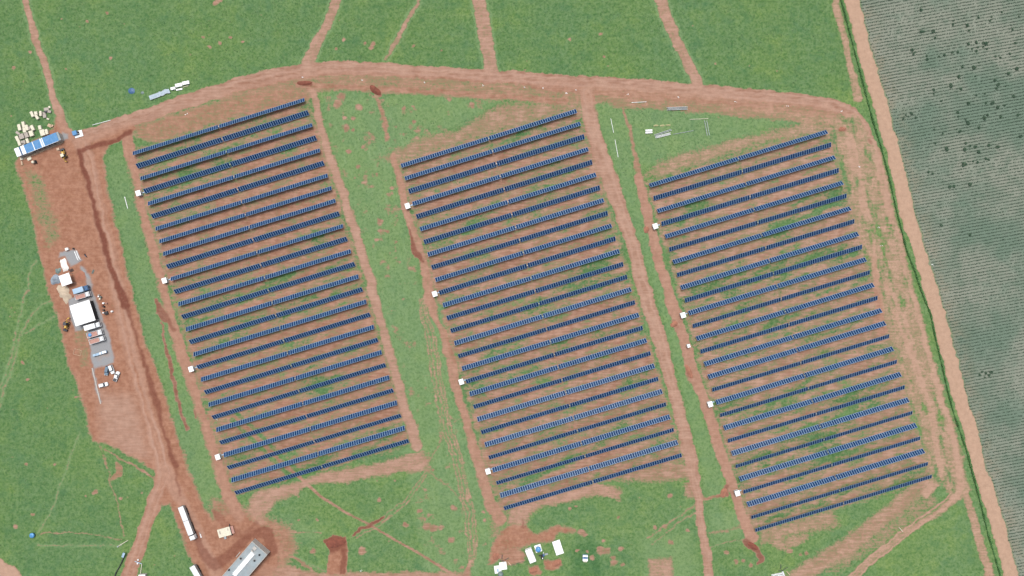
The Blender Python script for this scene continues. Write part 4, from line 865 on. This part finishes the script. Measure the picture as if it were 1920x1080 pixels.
bundle(1227, 254, 1259, 243.5, 'grey steel beam pack upper of the two slanting packs', STEEL, 2, .2, gapw=.5); bundle(1228, 258, 1258, 250.5, 'whitish steel beam pack lower of the two slanting packs', WHITE2, 3, .2, gapw=.4)
bundle(1262, 252, 1300, 245, 'thin grey pole reaching right from the slanting packs', STEEL, 1, .12, box=False, name='steel_pole')
for v, lab in ((244.3, 'upper short white box left of the slanting beam packs'), (248.3, 'lower short white box left of the slanting beam packs')):
    t = thing('white_crate', lab, 'crate', site(1216.8, v, .6), R(3), 'white boxes left of the beam packs'); MB().box((0, 0, .1), (3.2, .75, .5)).build('body', WHITE, t, bevel=.03); MB().box((0, 0, 0), (2.8, .6, .1)).build('pallet', WOOD, t)
for u, lab in ((1230, 'left'), (1241.5, 'middle'), (1253, 'right')): tag(heap('straw_bundle', '', u, 235.5-(.8 if lab == 'right' else 0), 2.6, 1.0, .4, R(5), paint('dry_straw', (.26, .25, .13), .95), 40+int(u)), f'dull straw coloured bundle, {lab} of three above the white boxes', 'bundle', 'straw bundles above the beam packs')
bundle(1145, 222, 1150.5, 249, 'upper thin white pipe on the grass right of the middle block', WHITE, 1, .11, box=False, name='white_pipe'); bundle(1153, 262, 1159, 295, 'lower thin white pipe on the grass right of the middle block', WHITE, 1, .11, box=False, name='white_pipe')
bundle(234, 369, 240, 391, 'white pipe on the grass strip left of the left block', WHITE, 1, .15, box=False, name='white_pipe')
bundle(1685, 988.5, 1692, 996.5, 'short pale plank on the track below the right block', CREAM, 1, .22, name='plank')
def stake(u, v, lab): 
    p = site(u, v); b = MB(); 
    for k in range(3): b.box((random.uniform(-.6, .6), random.uniform(-.3, .3), 0), (random.uniform(.25, .5), random.uniform(.15, .3), .15), rz=random.random()*3, top=(.8, .7))
    tag(b.build('paper_sack', WHITE, None, p), lab, 'sack', 'white sacks dropped along the top road')
for u, v, lab in ((568.5, 145.5, 'white sacks above the long dark soil ridge'), (680, 150, 'bright white sacks left of the steep soil heap'), (797, 155, 'white sacks below the top road between the two left blocks'), (907, 160, 'white sacks below the mouth of the broad third track'), (985, 163.5, 'left white sacks above the middle block'), (1019, 165, 'second white sacks above the middle block'), (1080, 168, 'white sacks at the head of the middle path'), (1062, 175, 'small white sack below the others above the middle block'), (1176, 176, 'white sacks right of the middle path head'), (1273, 182.5, 'white sacks above the grey beam pack'), (1379, 191, 'white sacks below the road above the right block'), (1477, 199, 'white sacks near the right bend of the top road'), (1577, 208, 'white sacks on the right bend of the top road'), (1610, 313, 'upper white sacks on the dirt right of the right block'), (1648, 426, 'white sacks midway on the dirt right of the right block'), (1653, 460, 'lower white sacks on the dirt right of the right block'), (349, 214, 'white sack on the brown soil above the left block'), (406, 786, 'white sack left of the seventh row from the bottom of the left block'), (1749, 497, 'white sack at the edge of the planted field'), (677, 1070, 'white sack at the bottom edge by the pit')): stake(u, v, lab)

# ------------------------------------------------------------------ vegetation
def leaf_material(name, a, b, sc=.5):
    t = NT(name); n = t.noise(sc, 4); n2 = t.noise(sc*5, 3)
    c = t.mix(t.rng(n, .3, .7), a, b); c = t.mix(t.rng(n2, .3, .7, 0, .5), c, tuple(x*.6 for x in a))
    m = t.done(c, .75, 0, .25); t.b.inputs['Subsurface Weight'].default_value = 0; return m
LHEDGE = leaf_material('hedge_leaves', (.045, .125, .034), (.085, .185, .060)); LCROP = leaf_material('crop_leaves', (.034, .062, .038), (.054, .088, .056), .12)
LSHRUB = leaf_material('shrub_leaves', (.034, .072, .042), (.052, .094, .056)); LGRASS = leaf_material('tuft_blades', (.036, .088, .034), (.098, .160, .070), .5)
def leaves(C, size, tilt=.9, asp=.55):
    """one quad per centre, random heading and pitch"""
    n = len(C); h = rng.uniform(0, 2*np.pi, n); p = rng.uniform(-tilt, tilt, n); s = size*rng.uniform(.6, 1.4, n)
    ax = np.stack([np.cos(h)*np.cos(p), np.sin(h)*np.cos(p), np.sin(p)], 1)*s[:, None]*.5
    q = rng.uniform(-tilt, tilt, n); bx = np.stack([-np.sin(h)*np.cos(q), np.cos(h)*np.cos(q), np.sin(q)], 1)*(s*asp)[:, None]*.5
    V = np.stack([C-ax-bx*.5, C-bx*.9+ax*.2, C+ax+bx*.2, C+bx*.9-ax*.3], 1).reshape(-1, 3)
    return V, np.arange(4*n).reshape(-1, 4)
# hedge between the site and the sandy road
C = []
pts = [site(u, v) for u, v in HEDGE]
for a_, b_ in zip(pts[:-1], pts[1:]):
    L = (b_-a_).length; n = int(L*80); t_ = rng.uniform(0, 1, n); nx, ny = -(b_.y-a_.y)/L, (b_.x-a_.x)/L
    g = fbm(t_*L/2.2+a_.y*.45, np.full(n, 3.3), 5); wd = .08+.8*g*g; o_ = rng.uniform(-1, 1, n)*wd
    z = np.sqrt(np.clip(1-(o_/wd)**2, 0, 1))*(.15+.9*g)*rng.uniform(.25, 1, n)+.05
    keep = g > .34+.2*rng.uniform(-1, 1, n)*(g < .5); C.append(np.stack([a_.x+(b_.x-a_.x)*t_+nx*o_, a_.y+(b_.y-a_.y)*t_+ny*o_, z], 1)[keep])
V, F = leaves(np.concatenate(C), .42); o = link('hedge', mesh_np('hedge', V, F, [LHEDGE])); tag(o, 'long narrow dark green hedge between the site and the sandy road', 'hedge')
# crop rows of the planted field
def attr_at(arr, x, y):
    ix = np.clip(np.searchsorted(gx, x), 0, NXg-1); iy = np.clip(np.searchsorted(gy, y), 0, NYg-1); return arr[iy*NXg+ix]
ra = R(10.3); dx_, dy_ = math.cos(ra), math.sin(ra); C = []
for k in range(-190, 150):
    s = np.arange(-40, 330, .34); x0, y0 = 165+dy_*0, k*1.47
    x = 150+s*dx_-0; y = y0-20+s*dy_; 
    m = (x > 150) & (x < 300) & (y > -175) & (y < 175); x, y = x[m], y[m]
    if not len(x): continue
    m = (attr_at(crop, x, y) > .8); x, y = x[m], y[m]
    dens = .45+.9*fbm(x/14, y/14, 51)+.3*(fbm(x/4, y/4, 8)-.5); m = rng.uniform(0, 1, len(x)) < dens; x, y = x[m], y[m]
    for q in range(2):
        C.append(np.stack([x+rng.normal(0, .10, len(x)), y+rng.normal(0, .11, len(x))+.22*(fbm(x/9, y/9, 71)-.5), rng.uniform(.12, .42, len(x))], 1))
C = np.concatenate(C); V, F = leaves(C, .50); o = link('crop_rows', mesh_np('crop_rows', V, F, [LCROP])); o['kind'] = 'stuff'; o['label'] = 'grey green field crop planted in fine slanting rows'; 
# darker volunteer shrubs scattered in the field: each its own plant, with stem and leaves
def shrub_mesh(k):
    n = 150; th = rng.uniform(0, 2*np.pi, n); rr = rng.uniform(0, 1, n)**.5; z = np.sqrt(1-rr**2*.9)*rng.uniform(.3, 1, n)
    sx, sy = rng.uniform(.8, 1.4), rng.uniform(.6, 1.0)
    return leaves(np.stack([rr*np.cos(th)*sx, rr*np.sin(th)*sy, z*.9+.15], 1), .40)
SH = []
for k in range(4): V, F = shrub_mesh(k); SH.append(mesh_np('shrub_leaves', V, F, [LSHRUB]))
stem = MB().tube((0, 0, 0), (0, 0, .8), .05, 0, 6, .02).tube((0, 0, .2), (.35, .2, .7), .03, 0, 5).tube((0, 0, .25), (-.3, .25, .7), .03, 0, 5).mesh('stem', WOOD)
SP = [(1728.5,58.5),(1733,58.5),(1751,58),(1754.5,70),(1728,18),(1788,45),(1789,38),(1836,32),(1861,31),(1815,47),(1818,57),(1711,93),(1717,97),(1714,101),(1739,104),(1739.5,110.5),(1762,105),(1772,102.5),(1787,97.5),(1797,97),(1817,82),(1832,79),(1845,80),(1850,81),(1824,91),(1835,88),(1845,87),(1832,95),(1852,91),(1858,38),(1868,105),(1877,107.5),(1806,125),(1837,117),(1827,126),(1831,126),(1799,143),(1800,144),(1784,160),(1803,166),(1830,142),(1867,150),(1873,158),(1870,165),(1887,161),(1892,137),(1752,175),(1848,175),(1832,178),(1817,193),(1752,168),(1850,193),(1872,201),(1885,197),(1862,193),(1766,189),(1878,219),(1853,215),(1847,221),(1797,210),(1798,218),(1812,224),(1816,230),(1769,250),(1837,239),(1795,242),(1801,246),(1753,242),(1755,268),(1812,268),(1776,279),(1820,273),(1830,275),(1855,272),(1872,275),(1810,280),(1836,285),(1850,297),(1855,299),(1826,302),(1834,304),(1812,308),(1808,308),(1782,350),(1790,349),(1820,345),(1766,422),(1820,440),(1750,325),(1742,322),(1843,697),(1850,700),(1856,704),(1848,708),(1860,698),(1838,703),(1900,55),(1905,80),(1912,30),(1880,22),(1895,100),(1908,128),(1902,180),(1910,215),(1915,255),(1700,215),(1710,212),(1705,218),(1718,220),(1695,222)]
for i, (u, v) in enumerate(SP):
    r = bpy.data.objects.new('field_shrub', None); COL.objects.link(r); r.empty_display_size = .3
    r.location = site(u, v, .6); r.rotation_euler = (0, 0, random.random()*6); s = random.uniform(.4, .95); r.scale = (s, s, s*.8)
    tag(r, 'dark green shrub scattered among the crop rows of the right field', 'shrub', 'dark shrubs scattered in the crop field')
    for nm, me in (('leaves', SH[i % 4]), ('stem', stem)): o = bpy.data.objects.new(nm, me); COL.objects.link(o); o.parent = r
# grass tufts over the meadows
n = 150000; x = rng.uniform(-252, 165, n); y = rng.uniform(-146, 146, n)
m = (attr_at(dirt, x, y) < .42) & (attr_at(crop, x, y) < .1) & (attr_at(klass.astype(float), x, y) < .5) & (attr_at(grav, x, y) < .1)
m &= rng.uniform(0, 1, n) < (.25+.9*fbm(x/3, y/3, 61)); x, y = x[m], y[m]
V, F = leaves(np.stack([x, y, rng.uniform(.05, .22, len(x))], 1), .40, 1.0, .5); o = link('grass_tufts', mesh_np('grass_tufts', V, F, [LGRASS])); o['kind'] = 'stuff'; o['label'] = 'coarse tufts of green meadow grass'
